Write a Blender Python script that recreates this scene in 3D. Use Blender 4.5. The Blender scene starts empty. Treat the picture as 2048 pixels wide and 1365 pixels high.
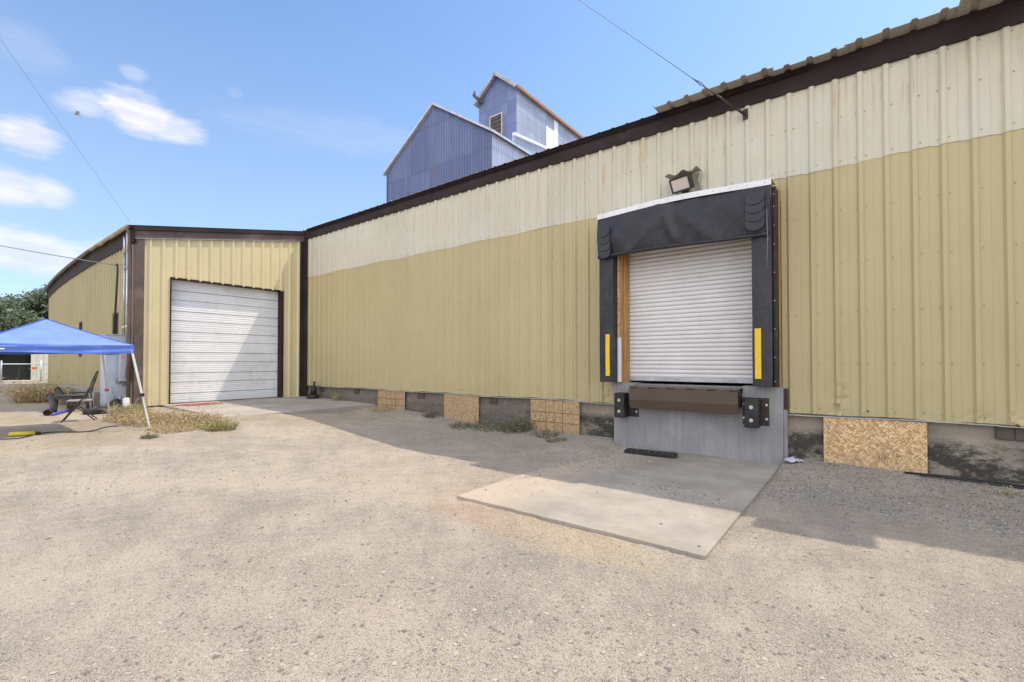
import bpy, math, random
import numpy as np
from mathutils import Vector, Matrix
R = math.radians
random.seed(7); rng = np.random.default_rng(7)
scene = bpy.context.scene
col = scene.collection

# ------------------------------------------------------------------ camera
cam_d = bpy.data.cameras.new('camera'); cam = bpy.data.objects.new('camera', cam_d); col.objects.link(cam)
cam.location = (0, 0, 1.63)
cam.rotation_euler = (R(90.9), 0, R(37.32))
cam_d.sensor_width = 36; cam_d.lens = 16.28; cam_d.shift_y = 0.0132
cam_d.clip_start = 0.05; cam_d.clip_end = 3000
scene.camera = cam

# ------------------------------------------------------------------ light
SUN = Vector((0.31, 0.45, 1.0)).normalized()
sun_d = bpy.data.lights.new('sun', 'SUN'); sun = bpy.data.objects.new('sun', sun_d); col.objects.link(sun)
sun_d.energy = 2.8; sun_d.angle = R(0.55); sun_d.color = (1.0, 0.89, 0.76)
sun.rotation_euler = SUN.to_track_quat('Z', 'Y').to_euler()
sun.location = (10, 15, 30)

SKY_STRENGTH = 0.15
world = bpy.data.worlds.new('World'); scene.world = world; world.use_nodes = True
scene.view_settings.view_transform = 'Standard'; scene.view_settings.look = 'None'
scene.view_settings.gamma = 1.0; scene.view_settings.exposure = 0.5

# ------------------------------------------------------------------ node helper
class G:
    def __init__(s, nt): s.nt = nt; s.n = nt.nodes; s.l = nt.links
    def new(s, t, **kw):
        n = s.n.new(t)
        for k, v in kw.items(): setattr(n, k, v)
        return n
    def put(s, sock, v):
        if v is None: return
        if isinstance(v, bpy.types.NodeSocket): s.l.new(v, sock)
        elif isinstance(v, (tuple, list)):
            if len(v) == 3 and sock.type == 'RGBA': v = (*v, 1)
            sock.default_value = v
        else:
            if sock.type in ('VECTOR',): sock.default_value = (v, v, v)
            else: sock.default_value = v
    def pos(s): return s.new('ShaderNodeNewGeometry').outputs['Position']
    def m(s, op, a, b=None, c=None, clamp=False):
        n = s.new('ShaderNodeMath', operation=op, use_clamp=clamp)
        s.put(n.inputs[0], a); s.put(n.inputs[1], b); s.put(n.inputs[2], c); return n.outputs[0]
    def vm(s, op, a, b=None):
        n = s.new('ShaderNodeVectorMath', operation=op); s.put(n.inputs[0], a); s.put(n.inputs[1], b); return n.outputs[0]
    def sep(s, v):
        n = s.new('ShaderNodeSeparateXYZ'); s.put(n.inputs[0], v); return n.outputs
    def comb(s, x, y, z):
        n = s.new('ShaderNodeCombineXYZ'); s.put(n.inputs[0], x); s.put(n.inputs[1], y); s.put(n.inputs[2], z); return n.outputs[0]
    def noise(s, v, scale, detail=3, rough=.55, dist=0, out=0):
        n = s.new('ShaderNodeTexNoise'); s.put(n.inputs['Vector'], v)
        n.inputs['Scale'].default_value = scale; n.inputs['Detail'].default_value = detail
        n.inputs['Roughness'].default_value = rough; n.inputs['Distortion'].default_value = dist
        return n.outputs[out]
    def voro(s, v, scale, feature='F1', out='Distance', rand=1.0):
        n = s.new('ShaderNodeTexVoronoi', feature=feature); s.put(n.inputs['Vector'], v)
        n.inputs['Scale'].default_value = scale; n.inputs['Randomness'].default_value = rand
        return n.outputs[out]
    def white(s, v):
        n = s.new('ShaderNodeTexWhiteNoise', noise_dimensions='3D'); s.put(n.inputs['Vector'], v); return n.outputs['Value']
    def mix(s, f, a, b, mode='MIX'):
        n = s.new('ShaderNodeMix', data_type='RGBA', blend_type=mode, clamp_factor=True)
        s.put(n.inputs[0], f); s.put(n.inputs[6], a); s.put(n.inputs[7], b); return n.outputs[2]
    def sm(s, v, a, b, lo=0.0, hi=1.0):
        n = s.new('ShaderNodeMapRange', interpolation_type='SMOOTHSTEP'); s.put(n.inputs[0], v)
        n.inputs[1].default_value = a; n.inputs[2].default_value = b
        n.inputs[3].default_value = lo; n.inputs[4].default_value = hi; return n.outputs[0]
    def scale(s, v, sc):
        n = s.new('ShaderNodeVectorMath', operation='MULTIPLY'); s.put(n.inputs[0], v); n.inputs[1].default_value = sc; return n.outputs[0]
    def bump(s, h, strength=.3, dist=.01, nrm=None):
        n = s.new('ShaderNodeBump'); n.inputs['Strength'].default_value = strength
        n.inputs['Distance'].default_value = dist; s.put(n.inputs['Height'], h)
        if nrm is not None: s.put(n.inputs['Normal'], nrm)
        return n.outputs[0]

def new_mat(name):
    m = bpy.data.materials.new(name); m.use_nodes = True
    g = G(m.node_tree); b = m.node_tree.nodes['Principled BSDF']
    return m, g, b
def fin(g, b, colr, rough=.6, metal=0.0, nrm=None, spec=.5):
    g.put(b.inputs['Base Color'], colr); g.put(b.inputs['Roughness'], rough); g.put(b.inputs['Metallic'], metal)
    b.inputs['Specular IOR Level'].default_value = spec
    if nrm is not None: g.put(b.inputs['Normal'], nrm)
def c3(c, k): return tuple(min(1, x * k) for x in c)
def simple(name, c, rough=.6, metal=0.0, var=.15, vs=3.0, bump=0.0, bs=60, spec=.4, stretch=(1, 1, 1), dirt=None, dirt_amt=.35, ds=2.0):
    m, g, b = new_mat(name); p = g.pos(); ps = g.scale(p, stretch)
    n = g.noise(ps, vs, 4, .6)
    colr = g.mix(g.sm(n, .3, .7), c3(c, 1 - var), c3(c, 1 + var))
    if dirt:
        d = g.noise(ps, ds, 6, .7); colr = g.mix(g.m('MULTIPLY', g.sm(d, .5, .72), dirt_amt), colr, dirt)
    nr = g.bump(g.noise(ps, bs, 3), bump, .01) if bump else None
    fin(g, b, colr, rough, metal, nr, spec); return m

# ------------------------------------------------------------------ world: Nishita sky with fair-weather clouds by direction
def build_world():
    g = G(world.node_tree); bg = world.node_tree.nodes['Background']
    sky = g.new('ShaderNodeTexSky', sky_type='NISHITA'); sky.sun_disc = False
    sky.sun_elevation = math.asin(SUN.z); sky.sun_rotation = math.atan2(SUN.x, SUN.y)
    sky.altitude = 800; sky.air_density = 1.0; sky.dust_density = 1.2; sky.ozone_density = 1.6
    d = g.new('ShaderNodeTexCoord').outputs['Generated']
    x, y, z = g.sep(d)[:3]
    az = g.m('ARCTAN2', y, g.m('MULTIPLY', x, -1.0))      # 0 = towards -X, grows towards +Y
    el = g.m('ARCSINE', z)
    v = g.comb(az, g.m('MULTIPLY', el, 3.4), 0.0)
    n = g.noise(v, 9.0, 7, .58); n2 = g.noise(v, 30.0, 4, .6)
    nn = g.m('ADD', g.m('MULTIPLY', g.m('SUBTRACT', n, .5), 1.45), g.m('ADD', g.m('MULTIPLY', g.m('SUBTRACT', n2, .5), .5), .10))
    # (azimuth, elevation, half width, half height, density), degrees
    C = []
    def ray(px, py):
        u = (px - 1024) / 926; w = (724 - py) / 926
        a = (-.6063 + .7952 * u, .7952 + .6063 * u)
        return math.atan2(a[1], -a[0]), math.atan2(w, math.hypot(*a))
    for cx, cy, hx, hy, k in ((272, 222, 88, 22, 1.15), (345, 258, 74, 13, .8), (165, 202, 70, 8, .55), (40, 266, 84, 22, .95),
                              (0, 372, 110, 20, .9), (95, 385, 70, 17, .85), (60, 505, 180, 26, .8), (215, 500, 80, 18, .5),
                              (258, 141, 34, 5, .4), (465, 180, 16, 10, .14), (-250, 300, 160, 40, 1.), (-350, 460, 200, 40, 1.), (60, 95, 90, 20, .16), (700, 270, 260, 16, .12)):
        a0, e0 = ray(cx, cy); a1, e1 = ray(cx + hx, cy - hy)
        C.append((a0, e0, max(.02, abs(a1 - a0)), max(.006, abs(e1 - e0) + .002), k))
    for az0, el0, w, h, k in ((200, 25, 16, 4, 1.), (240, 16, 20, 3, 1.), (160, 30, 12, 4, .8), (280, 22, 14, 3, .9), (310, 12, 16, 3, 1.)):
        C.append((R(az0) - (2 * math.pi if az0 > 180 else 0), R(el0), R(w), R(h), k))
    tot = None
    for a0, e0, wa, we, k in C:
        da = g.m('DIVIDE', g.m('SUBTRACT', az, a0), wa); de = g.m('DIVIDE', g.m('SUBTRACT', el, e0), we)
        r = g.m('SQRT', g.m('ADD', g.m('MULTIPLY', da, da), g.m('MULTIPLY', de, de)))
        f = g.m('MULTIPLY', g.sm(g.m('ADD', g.m('SUBTRACT', 1.0, r), nn), .0, .75), k)
        tot = f if tot is None else g.m('MAXIMUM', tot, f)
    tot = g.m('MINIMUM', tot, 1.0)
    shade = g.mix(g.sm(g.noise(v, 14, 3), .35, .65), (4.1, 4.15, 4.7), (5.0, 4.95, 5.1))
    skyc = g.mix(1.0, sky.outputs[0], (1.0, 1.0, 1.0), 'MULTIPLY')
    skyc = g.mix(1.0, skyc, (1.0, 1.15, 1.24), 'MULTIPLY')
    hz = g.sm(el, 0.0, .75, .5, .0)
    skyc = g.mix(hz, skyc, (2.8, 3.3, 4.15))
    # unseen bright cloud added behind the photographer and overhead to lift shaded walls
    fill_cloud = g.m('MAXIMUM', g.sm(y, .10, -.40), g.m('MULTIPLY', g.sm(z, .80, .93), .6))
    fill_cloud = g.m('MULTIPLY', fill_cloud, g.sm(g.noise(d, 1.6, 6, .6), .25, .55, .55, 1.0))
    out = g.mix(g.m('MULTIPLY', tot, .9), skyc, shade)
    out = g.mix(fill_cloud, out, g.mix(g.sm(x, -.9, .9), (5.6, 5.8, 6.6), (10.0, 10.1, 10.8)))  # added fill, shaped brighter towards +X to model the ribs
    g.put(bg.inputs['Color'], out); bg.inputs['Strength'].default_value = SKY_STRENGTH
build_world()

# ------------------------------------------------------------------ mesh helper
class MB:
    def __init__(s): s.v = []; s.f = []; s.mi = []; s.cur = 0; s.smooth = []; s.sm_on = False
    def vert(s, p): s.v.append(tuple(p)); return len(s.v) - 1
    def face(s, idx): s.f.append(tuple(idx)); s.mi.append(s.cur); s.smooth.append(s.sm_on)
    def quad(s, a, b, c, d): i = len(s.v); s.v += [tuple(a), tuple(b), tuple(c), tuple(d)]; s.face((i, i+1, i+2, i+3))
    def box(s, x0, x1, y0, y1, z0, z1, M=None, bev=0.0):
        P = [Vector((x, y, z)) for z in (z0, z1) for (x, y) in ((x0, y0), (x1, y0), (x1, y1), (x0, y1))]
        if M is not None: P = [M @ p for p in P]
        i = len(s.v); s.v += [tuple(p) for p in P]
        for f in ((3, 2, 1, 0), (4, 5, 6, 7), (0, 1, 5, 4), (1, 2, 6, 5), (2, 3, 7, 6), (3, 0, 4, 7)): s.face([i + k for k in f])
        return s
    def rbox(s, x0, x1, y0, y1, z0, z1, r=.01, n=3, axis='z', M=None):
        """box whose four edges along axis are rounded, with small chamfered ends"""
        def loop(inset):
            if axis == 'z': a0, a1, b0, b1 = x0, x1, y0, y1
            elif axis == 'y': a0, a1, b0, b1 = x0, x1, z0, z1
            else: a0, a1, b0, b1 = y0, y1, z0, z1
            a0 += inset; a1 -= inset; b0 += inset; b1 -= inset; rr = max(r - inset, r * .35); L = []
            for (cx, cy, t0) in ((a1-rr, b0+rr, -90), (a1-rr, b1-rr, 0), (a0+rr, b1-rr, 90), (a0+rr, b0+rr, 180)):
                for k in range(n + 1):
                    t = R(t0 + 90 * k / n); L.append((cx + rr * math.cos(t), cy + rr * math.sin(t)))
            return L
        e0, e1 = {'z': (z0, z1), 'y': (y0, y1), 'x': (x0, x1)}[axis]
        ch = r * .5; rings = []
        for e, ins in ((e0, ch), (e0 + ch, 0), (e1 - ch, 0), (e1, ch)):
            ring = []
            for a, b in loop(ins):
                p = {'z': (a, b, e), 'y': (a, e, b), 'x': (e, a, b)}[axis]
                p = Vector(p); p = M @ p if M is not None else p
                ring.append(s.vert(p))
            rings.append(ring)
        N = len(rings[0])
        for q in range(3):
            for k in range(N): s.face((rings[q][k], rings[q][(k+1) % N], rings[q+1][(k+1) % N], rings[q+1][k]))
        s.face(rings[0][::-1]); s.face(rings[3]); return s
    def tube(s, pts, r, n=8, cap=True):
        pts = [Vector(p) for p in pts]; rs = r if isinstance(r, (list, tuple)) else [r] * len(pts); rings = []
        up = None
        for i, p in enumerate(pts):
            t = (pts[min(i+1, len(pts)-1)] - pts[max(i-1, 0)]).normalized()
            if up is None: up = Vector((0, 0, 1)) if abs(t.z) < .9 else Vector((1, 0, 0))
            a = t.cross(up).normalized(); up = a.cross(t).normalized()
            rings.append([s.vert(p + (a * math.cos(2*math.pi*k/n) + up * math.sin(2*math.pi*k/n)) * rs[i]) for k in range(n)])
        o = s.sm_on; s.sm_on = n > 4
        for q in range(len(rings) - 1):
            for k in range(n): s.face((rings[q][k], rings[q+1][k], rings[q+1][(k+1) % n], rings[q][(k+1) % n]))
        s.sm_on = o
        if cap: s.face(rings[0]); s.face(rings[-1][::-1])
        return s
    def bar(s, a, b, w, h=None, up=(0, 0, 1)):
        h = h or w; a = Vector(a); b = Vector(b); t = (b - a).normalized(); u = Vector(up)
        if abs(t.dot(u)) > .95: u = Vector((0, 1, 0))
        r = t.cross(u).normalized(); u = r.cross(t)
        P = [e + r * sx * w / 2 + u * sy * h / 2 for e in (a, b) for sx, sy in ((-1, -1), (1, -1), (1, 1), (-1, 1))]
        i = len(s.v); s.v += [tuple(p) for p in P]
        for f in ((0, 1, 2, 3), (7, 6, 5, 4), (0, 4, 5, 1), (1, 5, 6, 2), (2, 6, 7, 3), (3, 7, 4, 0)): s.face([i + k for k in f])
        return s
    def grid(s, fn, nu, nv, smooth=True, flip=False):
        i = len(s.v); s.v += [tuple(fn(a / nu, b / nv)) for a in range(nu + 1) for b in range(nv + 1)]
        o = s.sm_on; s.sm_on = smooth
        for a in range(nu):
            for b in range(nv):
                q = [i + a*(nv+1) + b, i + (a+1)*(nv+1) + b, i + (a+1)*(nv+1) + b+1, i + a*(nv+1) + b+1]
                s.face(q[::-1] if flip else q)
        s.sm_on = o; return s
    def disc(s, c, nrm, r, h, n=6):
        c = Vector(c); t = Vector(nrm).normalized(); return s.tube([c, c + t * h], r, n)
    def build(s, name, mats, parent=None):
        me = bpy.data.meshes.new(name)
        off = Vector((0, 0, 0)); q = parent
        while q is not None: off += q.location; q = q.parent
        V = np.array(s.v, dtype=np.float64).reshape(-1, 3) - np.array(off)
        me.from_pydata([tuple(p) for p in V.tolist()], [], s.f)
        mats = mats if isinstance(mats, (list, tuple)) else [mats]
        for m in mats: me.materials.append(m)
        me.polygons.foreach_set('material_index', s.mi); me.polygons.foreach_set('use_smooth', s.smooth)
        me.update(); o = bpy.data.objects.new(name, me); col.objects.link(o)
        if parent is not None: o.parent = parent
        return o

def tag(o, label=None, cat=None, group=None, kind=None):
    if label: o['label'] = label
    if cat: o['category'] = cat
    if group: o['group'] = group
    if kind: o['kind'] = kind
    return o
def thing(name, loc, label, cat, group=None):
    o = bpy.data.objects.new(name, None); o.location = loc; o.empty_display_size = .2; col.objects.link(o)
    return tag(o, label, cat, group)

# value noise for meshes
def vnoise(x, y, seed=0):
    xi = np.floor(x).astype(np.int64); yi = np.floor(y).astype(np.int64); xf = x - xi; yf = y - yi
    def h(a, b):
        n = (a * 374761393 + b * 668265263 + seed * 1442695041) & 0x7fffffff
        n = ((n ^ (n >> 13)) * 1274126177) & 0x7fffffff
        return ((n ^ (n >> 16)) & 0xffff) / 65535.0
    u = xf * xf * (3 - 2 * xf); v = yf * yf * (3 - 2 * yf)
    return (h(xi, yi) * (1-u) + h(xi+1, yi) * u) * (1-v) + (h(xi, yi+1) * (1-u) + h(xi+1, yi+1) * u) * v
def vn(x, y, seed=0): return float(vnoise(np.array([float(x)]), np.array([float(y)]), seed)[0])
def sst(x): x = np.clip(x, 0, 1); return x * x * (3 - 2 * x)

# ------------------------------------------------------------------ materials
def panel_mat(name, c, var=.05, dirt=.35, dirt_c=(.30, .22, .12), axis=0, rough=.48, streak=0.0, ztop=6.0, grime=0.25):
    m, g, b = new_mat(name); p = g.pos(); o = g.sep(p); s = o[axis]
    sheet = g.white(g.comb(g.m('FLOOR', g.m('DIVIDE', g.m('ADD', s, .152), .9144)), 0.0, 0.0))
    colr = g.mix(sheet, c3(c, 1 - var), c3(c, 1 + var))
    st = (5.0, 5.0, .35); n = g.noise(g.scale(p, st), 3.0, 5, .65)
    colr = g.mix(g.m('MULTIPLY', g.sm(n, .45, .8), dirt), colr, c3(c, .72))
    big = g.noise(p, .5, 4, .6); colr = g.mix(g.sm(big, .3, .75), colr, c3(c, 1.08))
    low = g.m('MULTIPLY', g.sm(o[2], 1.7, .75), g.m('MULTIPLY', g.sm(g.noise(p, 2.4, 6, .7), .42, .75), grime))
    colr = g.mix(low, colr, dirt_c)
    # small scuffs
    sc = g.m('MULTIPLY', g.sm(g.noise(p, 14, 2, .5), .73, .77), .45); colr = g.mix(sc, colr, c3(c, 1.35))
    if streak:
        sx = g.noise(g.scale(p, (9.0, 9.0, .3)), 2.2, 5, .7); patch = g.noise(g.scale(p, (.9, .9, .5)), 1.3, 3)
        topm = g.sm(o[2], ztop - 1.5, ztop, .15, 1.0)
        f = g.m('MULTIPLY', g.m('MULTIPLY', g.sm(sx, .52, .68), g.sm(patch, .35, .65)), g.m('MULTIPLY', topm, streak))
        colr = g.mix(f, colr, (.42, .27, .11))
        rb = g.m('ABSOLUTE', g.m('SUBTRACT', g.m('FRACT', g.m('DIVIDE', g.m('ADD', s, .94 + .1524 + .055), .3048)), .5))
        rs_ = g.m('MULTIPLY', g.sm(rb, .10, .02), g.m('MULTIPLY', g.sm(g.noise(g.scale(p, (2.4, 2.4, 1.2)), 2.0, 5, .7), .45, .62), g.sm(o[2], 4.7, 6.0, .25, .9)))
        colr = g.mix(g.m('MULTIPLY', rs_, .6), colr, (.40, .29, .14))
        blot = g.m('MULTIPLY', g.sm(g.noise(p, 3.2, 7, .75), .5, .7), .35); colr = g.mix(blot, colr, (.66, .56, .36))
        gr = g.m('MULTIPLY', g.sm(g.noise(g.scale(p, (1., 1., .6)), 1.1, 5, .7), .45, .65), .3); colr = g.mix(gr, colr, (.56, .58, .52))
    nr = g.bump(g.noise(g.scale(p, (1.5, 1.5, .6)), 3.0, 2), .25, .01)
    nr = g.bump(g.noise(p, 220, 2), .05, .002, nr)
    fin(g, b, colr, g.sm(n, .3, .8, rough - .06, rough + .12), 0, nr); return m
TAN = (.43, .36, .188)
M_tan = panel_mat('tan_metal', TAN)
M_tan_y = panel_mat('tan_metal_sunlit', (.62, .53, .31), axis=1)  # sunlit copy of the tan: sunlight is put into the lighter colour
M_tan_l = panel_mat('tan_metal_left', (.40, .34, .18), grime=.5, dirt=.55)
M_fib = panel_mat('aged_fibreglass', (.525, .495, .385), var=.06, dirt=.3, streak=1.0, rough=.55, grime=0)
M_screw = simple('screw', (.25, .21, .14), .5, .2)
M_brown = simple('brown_trim', (.032, .022, .021), .75, 0, .18, 1.5, .1, 8, spec=.2, dirt=(.07, .05, .045), dirt_amt=.4)
M_brown_lt = simple('brown_trim_faded', (.11, .075, .062), .5, 0, .18, 1.5, dirt=(.3, .22, .17), dirt_amt=.4)
M_roof = simple('roof_metal', (.40, .36, .315), .6, .0, .15, 2.0, dirt=(.12, .09, .07), dirt_amt=.5)
M_gutter = simple('gutter_beige', (.42, .31, .2), .55, 0, .2, 2.0, dirt=(.2, .12, .07), dirt_amt=.6)
M_flash = simple('galv_flashing', (.42, .42, .42), .45, .5, .2, 4, dirt=(.2, .17, .13), dirt_amt=.4)
M_galv = simple('galvanised', (.52, .54, .57), .38, .75, .15, 5)
M_white_trim = simple('white_trim', (.72, .72, .72), .4, 0, .06, 4, dirt=(.4, .36, .3), dirt_amt=.3)
M_black_rub = simple('black_rubber', (.018, .018, .02), .55, 0, .3, 8, .3, 40, dirt=(.1, .09, .08), dirt_amt=.3)
M_steel_dark = simple('dark_steel', (.05, .035, .03), .5, .3, .3, 12, dirt=(.12, .06, .03), dirt_amt=.5)
M_bolt = simple('zinc_bolt', (.6, .57, .45), .35, .8, .1)
M_yellow = simple('yellow_strip', (.74, .50, .03), .5, 0, .06, 6, dirt=(.4, .28, .05), dirt_amt=.25, ds=9)
M_blackhole = simple('dark_interior', (.006, .006, .007), .9)
M_grey_box = simple('grey_enamel', (.46, .50, .56), .45, .1, .08, 3, dirt=(.22, .2, .17), dirt_amt=.35)
M_cable = simple('black_cable', (.02, .022, .02), .5)
M_wire = simple('steel_wire', (.10, .10, .11), .5, .5)
M_whitepost = simple('painted_pole', (.66, .65, .62), .4, .1, .08, 6, dirt=(.35, .3, .25), dirt_amt=.3, ds=9)

def vinyl_mat():
    m, g, b = new_mat('black_vinyl'); p = g.pos()
    n = g.noise(g.scale(p, (1.2, 1., 1.)), 1.6, 5, .6); d = g.noise(p, 6, 6, .7)
    c = g.mix(g.sm(n, .4, .7), (.012, .013, .020), (.026, .024, .027))
    c = g.mix(g.m('MULTIPLY', g.sm(d, .5, .75), .5), c, (.075, .062, .052))
    sc = g.sm(g.noise(g.scale(p, (2., 1., 14.)), 5, 3), .66, .7); c = g.mix(g.m('MULTIPLY', sc, .25), c, (.12, .11, .10))
    nr = g.bump(g.noise(g.scale(p, (1.3, 1, .8)), 4.5, 4), .55, .05); nr = g.bump(g.noise(p, 400, 1), .06, .001, nr)
    fin(g, b, c, g.sm(d, .3, .7, .42, .6), 0, nr); return m
M_vinyl = vinyl_mat()

def osb_mat():
    m, g, b = new_mat('oriented_strand_board'); p = g.pos()
    w = g.noise(p, 6, 2, .5, 0, 1); pw = g.vm('ADD', p, g.scale(g.vm('SUBTRACT', w, (.5, .5, .5)), (.05, .05, .05)))
    def flakes(st, rot, sc):
        mp = g.new('ShaderNodeMapping', vector_type='TEXTURE'); g.put(mp.inputs['Vector'], pw); mp.inputs['Rotation'].default_value = (0, rot, 0); mp.inputs['Scale'].default_value = st
        v = g.voro(mp.outputs[0], sc, out='Color'); e = g.voro(mp.outputs[0], sc); return g.sep(v)[0], e
    a, ea = flakes((2.0, 90, .7), .75, 46); b2, eb = flakes((2.0, 90, .7), -.8, 54); c_, ec = flakes((.7, 90, 1.8), .1, 48)
    f = g.m('ADD', g.m('MULTIPLY', a, .4), g.m('ADD', g.m('MULTIPLY', b2, .35), g.m('MULTIPLY', c_, .25)))
    colr = g.mix(g.sm(f, .2, .8), (.43, .25, .10), (.80, .60, .34))
    colr = g.mix(g.m('MULTIPLY', g.sm(a, .86, .9), .7), colr, (.22, .10, .04)); colr = g.mix(g.m('MULTIPLY', g.sm(b2, .88, .92), .7), colr, (.75, .62, .42))
    colr = g.mix(g.m('MULTIPLY', g.sm(g.noise(p, 1.8, 5, .7), .45, .75), .4), colr, (.33, .26, .19))
    lo = g.sep(p)[2]; colr = g.mix(g.m('MULTIPLY', g.sm(g.m('ADD', lo, g.m('MULTIPLY', g.noise(p, 6, 4), .3)), .45, .1), .35), colr, (.30, .25, .2))
    colr = g.mix(g.m('MULTIPLY', g.sm(g.sep(p)[0], -4.2, -4.7), .55), colr, g.mix(f, (.17, .115, .065), (.38, .27, .16)))
    fin(g, b, colr, .8, 0, g.bump(f, .4, .003), .2); return m
M_osb = osb_mat()

def lumber_mat(name, c):
    m, g, b = new_mat(name); p = g.pos()
    n = g.noise(g.scale(p, (14, 14, .9)), 3, 5, .6, .6); k = g.noise(p, 2.2, 4)
    colr = g.mix(g.sm(n, .3, .7), c3(c, .72), c3(c, 1.2)); colr = g.mix(g.m('MULTIPLY', g.sm(k, .5, .75), .4), colr, c3(c, .5))
    fin(g, b, colr, .7, 0, g.bump(n, .2, .003), .3); return m
M_lumber = lumber_mat('lumber', (.42, .24, .09))
M_orange_wood = lumber_mat('orange_board', (.40, .175, .065))

def concrete_mat(name, c, form=False, dust=False, tar_shade=False):
    m, g, b = new_mat(name); p = g.pos(); o = g.sep(p)
    n = g.noise(p, 1.3, 6, .65); f = g.noise(p, 40, 4, .7)
    colr = g.mix(g.sm(n, .3, .72), c3(c, .80), c3(c, 1.14)); colr = g.mix(g.m('MULTIPLY', g.sm(f, .5, .75), .35), colr, c3(c, .7))
    if form:
        s = g.noise(g.scale(p, (10, 1, .35)), 3.2, 4, .6); colr = g.mix(g.m('MULTIPLY', g.sm(s, .42, .66), .45), colr, c3(c, .66))
        s2 = g.noise(g.scale(p, (7, 1, .25)), 2.2, 4, .6); colr = g.mix(g.m('MULTIPLY', g.sm(s2, .55, .7), .35), colr, (.31, .27, .2))
        pit = g.sm(g.voro(p, 16), .02, .07, 1, 0); pm = g.m('MULTIPLY', pit, g.sm(g.noise(p, 3, 2), .5, .6)); colr = g.mix(pm, colr, c3(c, .35))
    if dust:
        # dirt blown over the left rear of the slab
        edge = g.m('ADD', g.m('MULTIPLY', g.m('ADD', o[0], 2.7), -.55), g.m('MULTIPLY', g.m('SUBTRACT', o[1], 6.3), .28))
        dd = g.m('ADD', edge, g.m('MULTIPLY', g.m('SUBTRACT', g.noise(p, 2.0, 6, .7), .5), 1.6))
        grit = g.sm(g.noise(p, 130, 3, .7), .45, .62); colr = g.mix(g.m('MULTIPLY', g.sm(dd, .0, .5), g.m('ADD', g.m('MULTIPLY', grit, .45), .5)), colr, (.235, .195, .155))
        lf = g.m('ADD', o[0], g.m('MULTIPLY', g.m('SUBTRACT', g.noise(p, 1.4, 5, .65), .5), 1.1)); colr = g.mix(g.m('MULTIPLY', g.sm(lf, -2.7, -3.75), .8), colr, (.455, .375, .285))
        red = g.m('MULTIPLY', g.sm(g.noise(p, .9, 4, .6), .5, .75), .3); colr = g.mix(red, colr, (.50, .36, .24))
        st = g.sm(g.noise(g.scale(p, (1, 6, 1)), 1.3, 4, .6), .55, .75); colr = g.mix(g.m('MULTIPLY', st, .3), colr, c3(c, .7))
        spot = g.sm(g.voro(p, 7), .03, .05, 1, 0); colr = g.mix(g.m('MULTIPLY', spot, g.sm(g.noise(p, 1.7, 2), .5, .6)), colr, (.09, .08, .07))
    if tar_shade:
        colr = g.mix(g.sm(o[0], -3.9, -6.0, 0, .62), colr, (.10, .085, .07))  # left stretch darkened: its shade is put into the colour
        bb = g.noise(g.scale(p, (1, 1, 2.0)), 1.6, 6, .75); zz = g.sm(o[2], .62, .44); t = g.m('MULTIPLY', g.sm(bb, .40, .54), zz)
        xx = g.sm(o[0], -4.2, -7.0, 1.0, .25)
        colr = g.mix(g.m('MULTIPLY', t, g.m('MULTIPLY', xx, .9)), colr, (.035, .032, .028))
        lite = g.m('MULTIPLY', g.sm(g.noise(p, 9, 5, .75), .56, .66), .35); colr = g.mix(lite, colr, (.42, .37, .31))
    h = g.m('ADD', g.m('MULTIPLY', f, .5), n)
    nr = g.bump(h, .35 if not tar_shade else .9, .006 if not tar_shade else .03)
    fin(g, b, colr, .85, 0, nr, .25); return m
M_conc_dock = concrete_mat('dock_concrete', (.305, .30, .305), form=True)
M_conc_slab = concrete_mat('slab_concrete', (.355, .318, .268), dust=True)
M_conc_pad = concrete_mat('pad_concrete', (.37, .335, .29))
M_found = concrete_mat('old_foundation', (.30, .26, .205), tar_shade=True)
M_conc_old = concrete_mat('rough_concrete', (.33, .31, .28))

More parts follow.
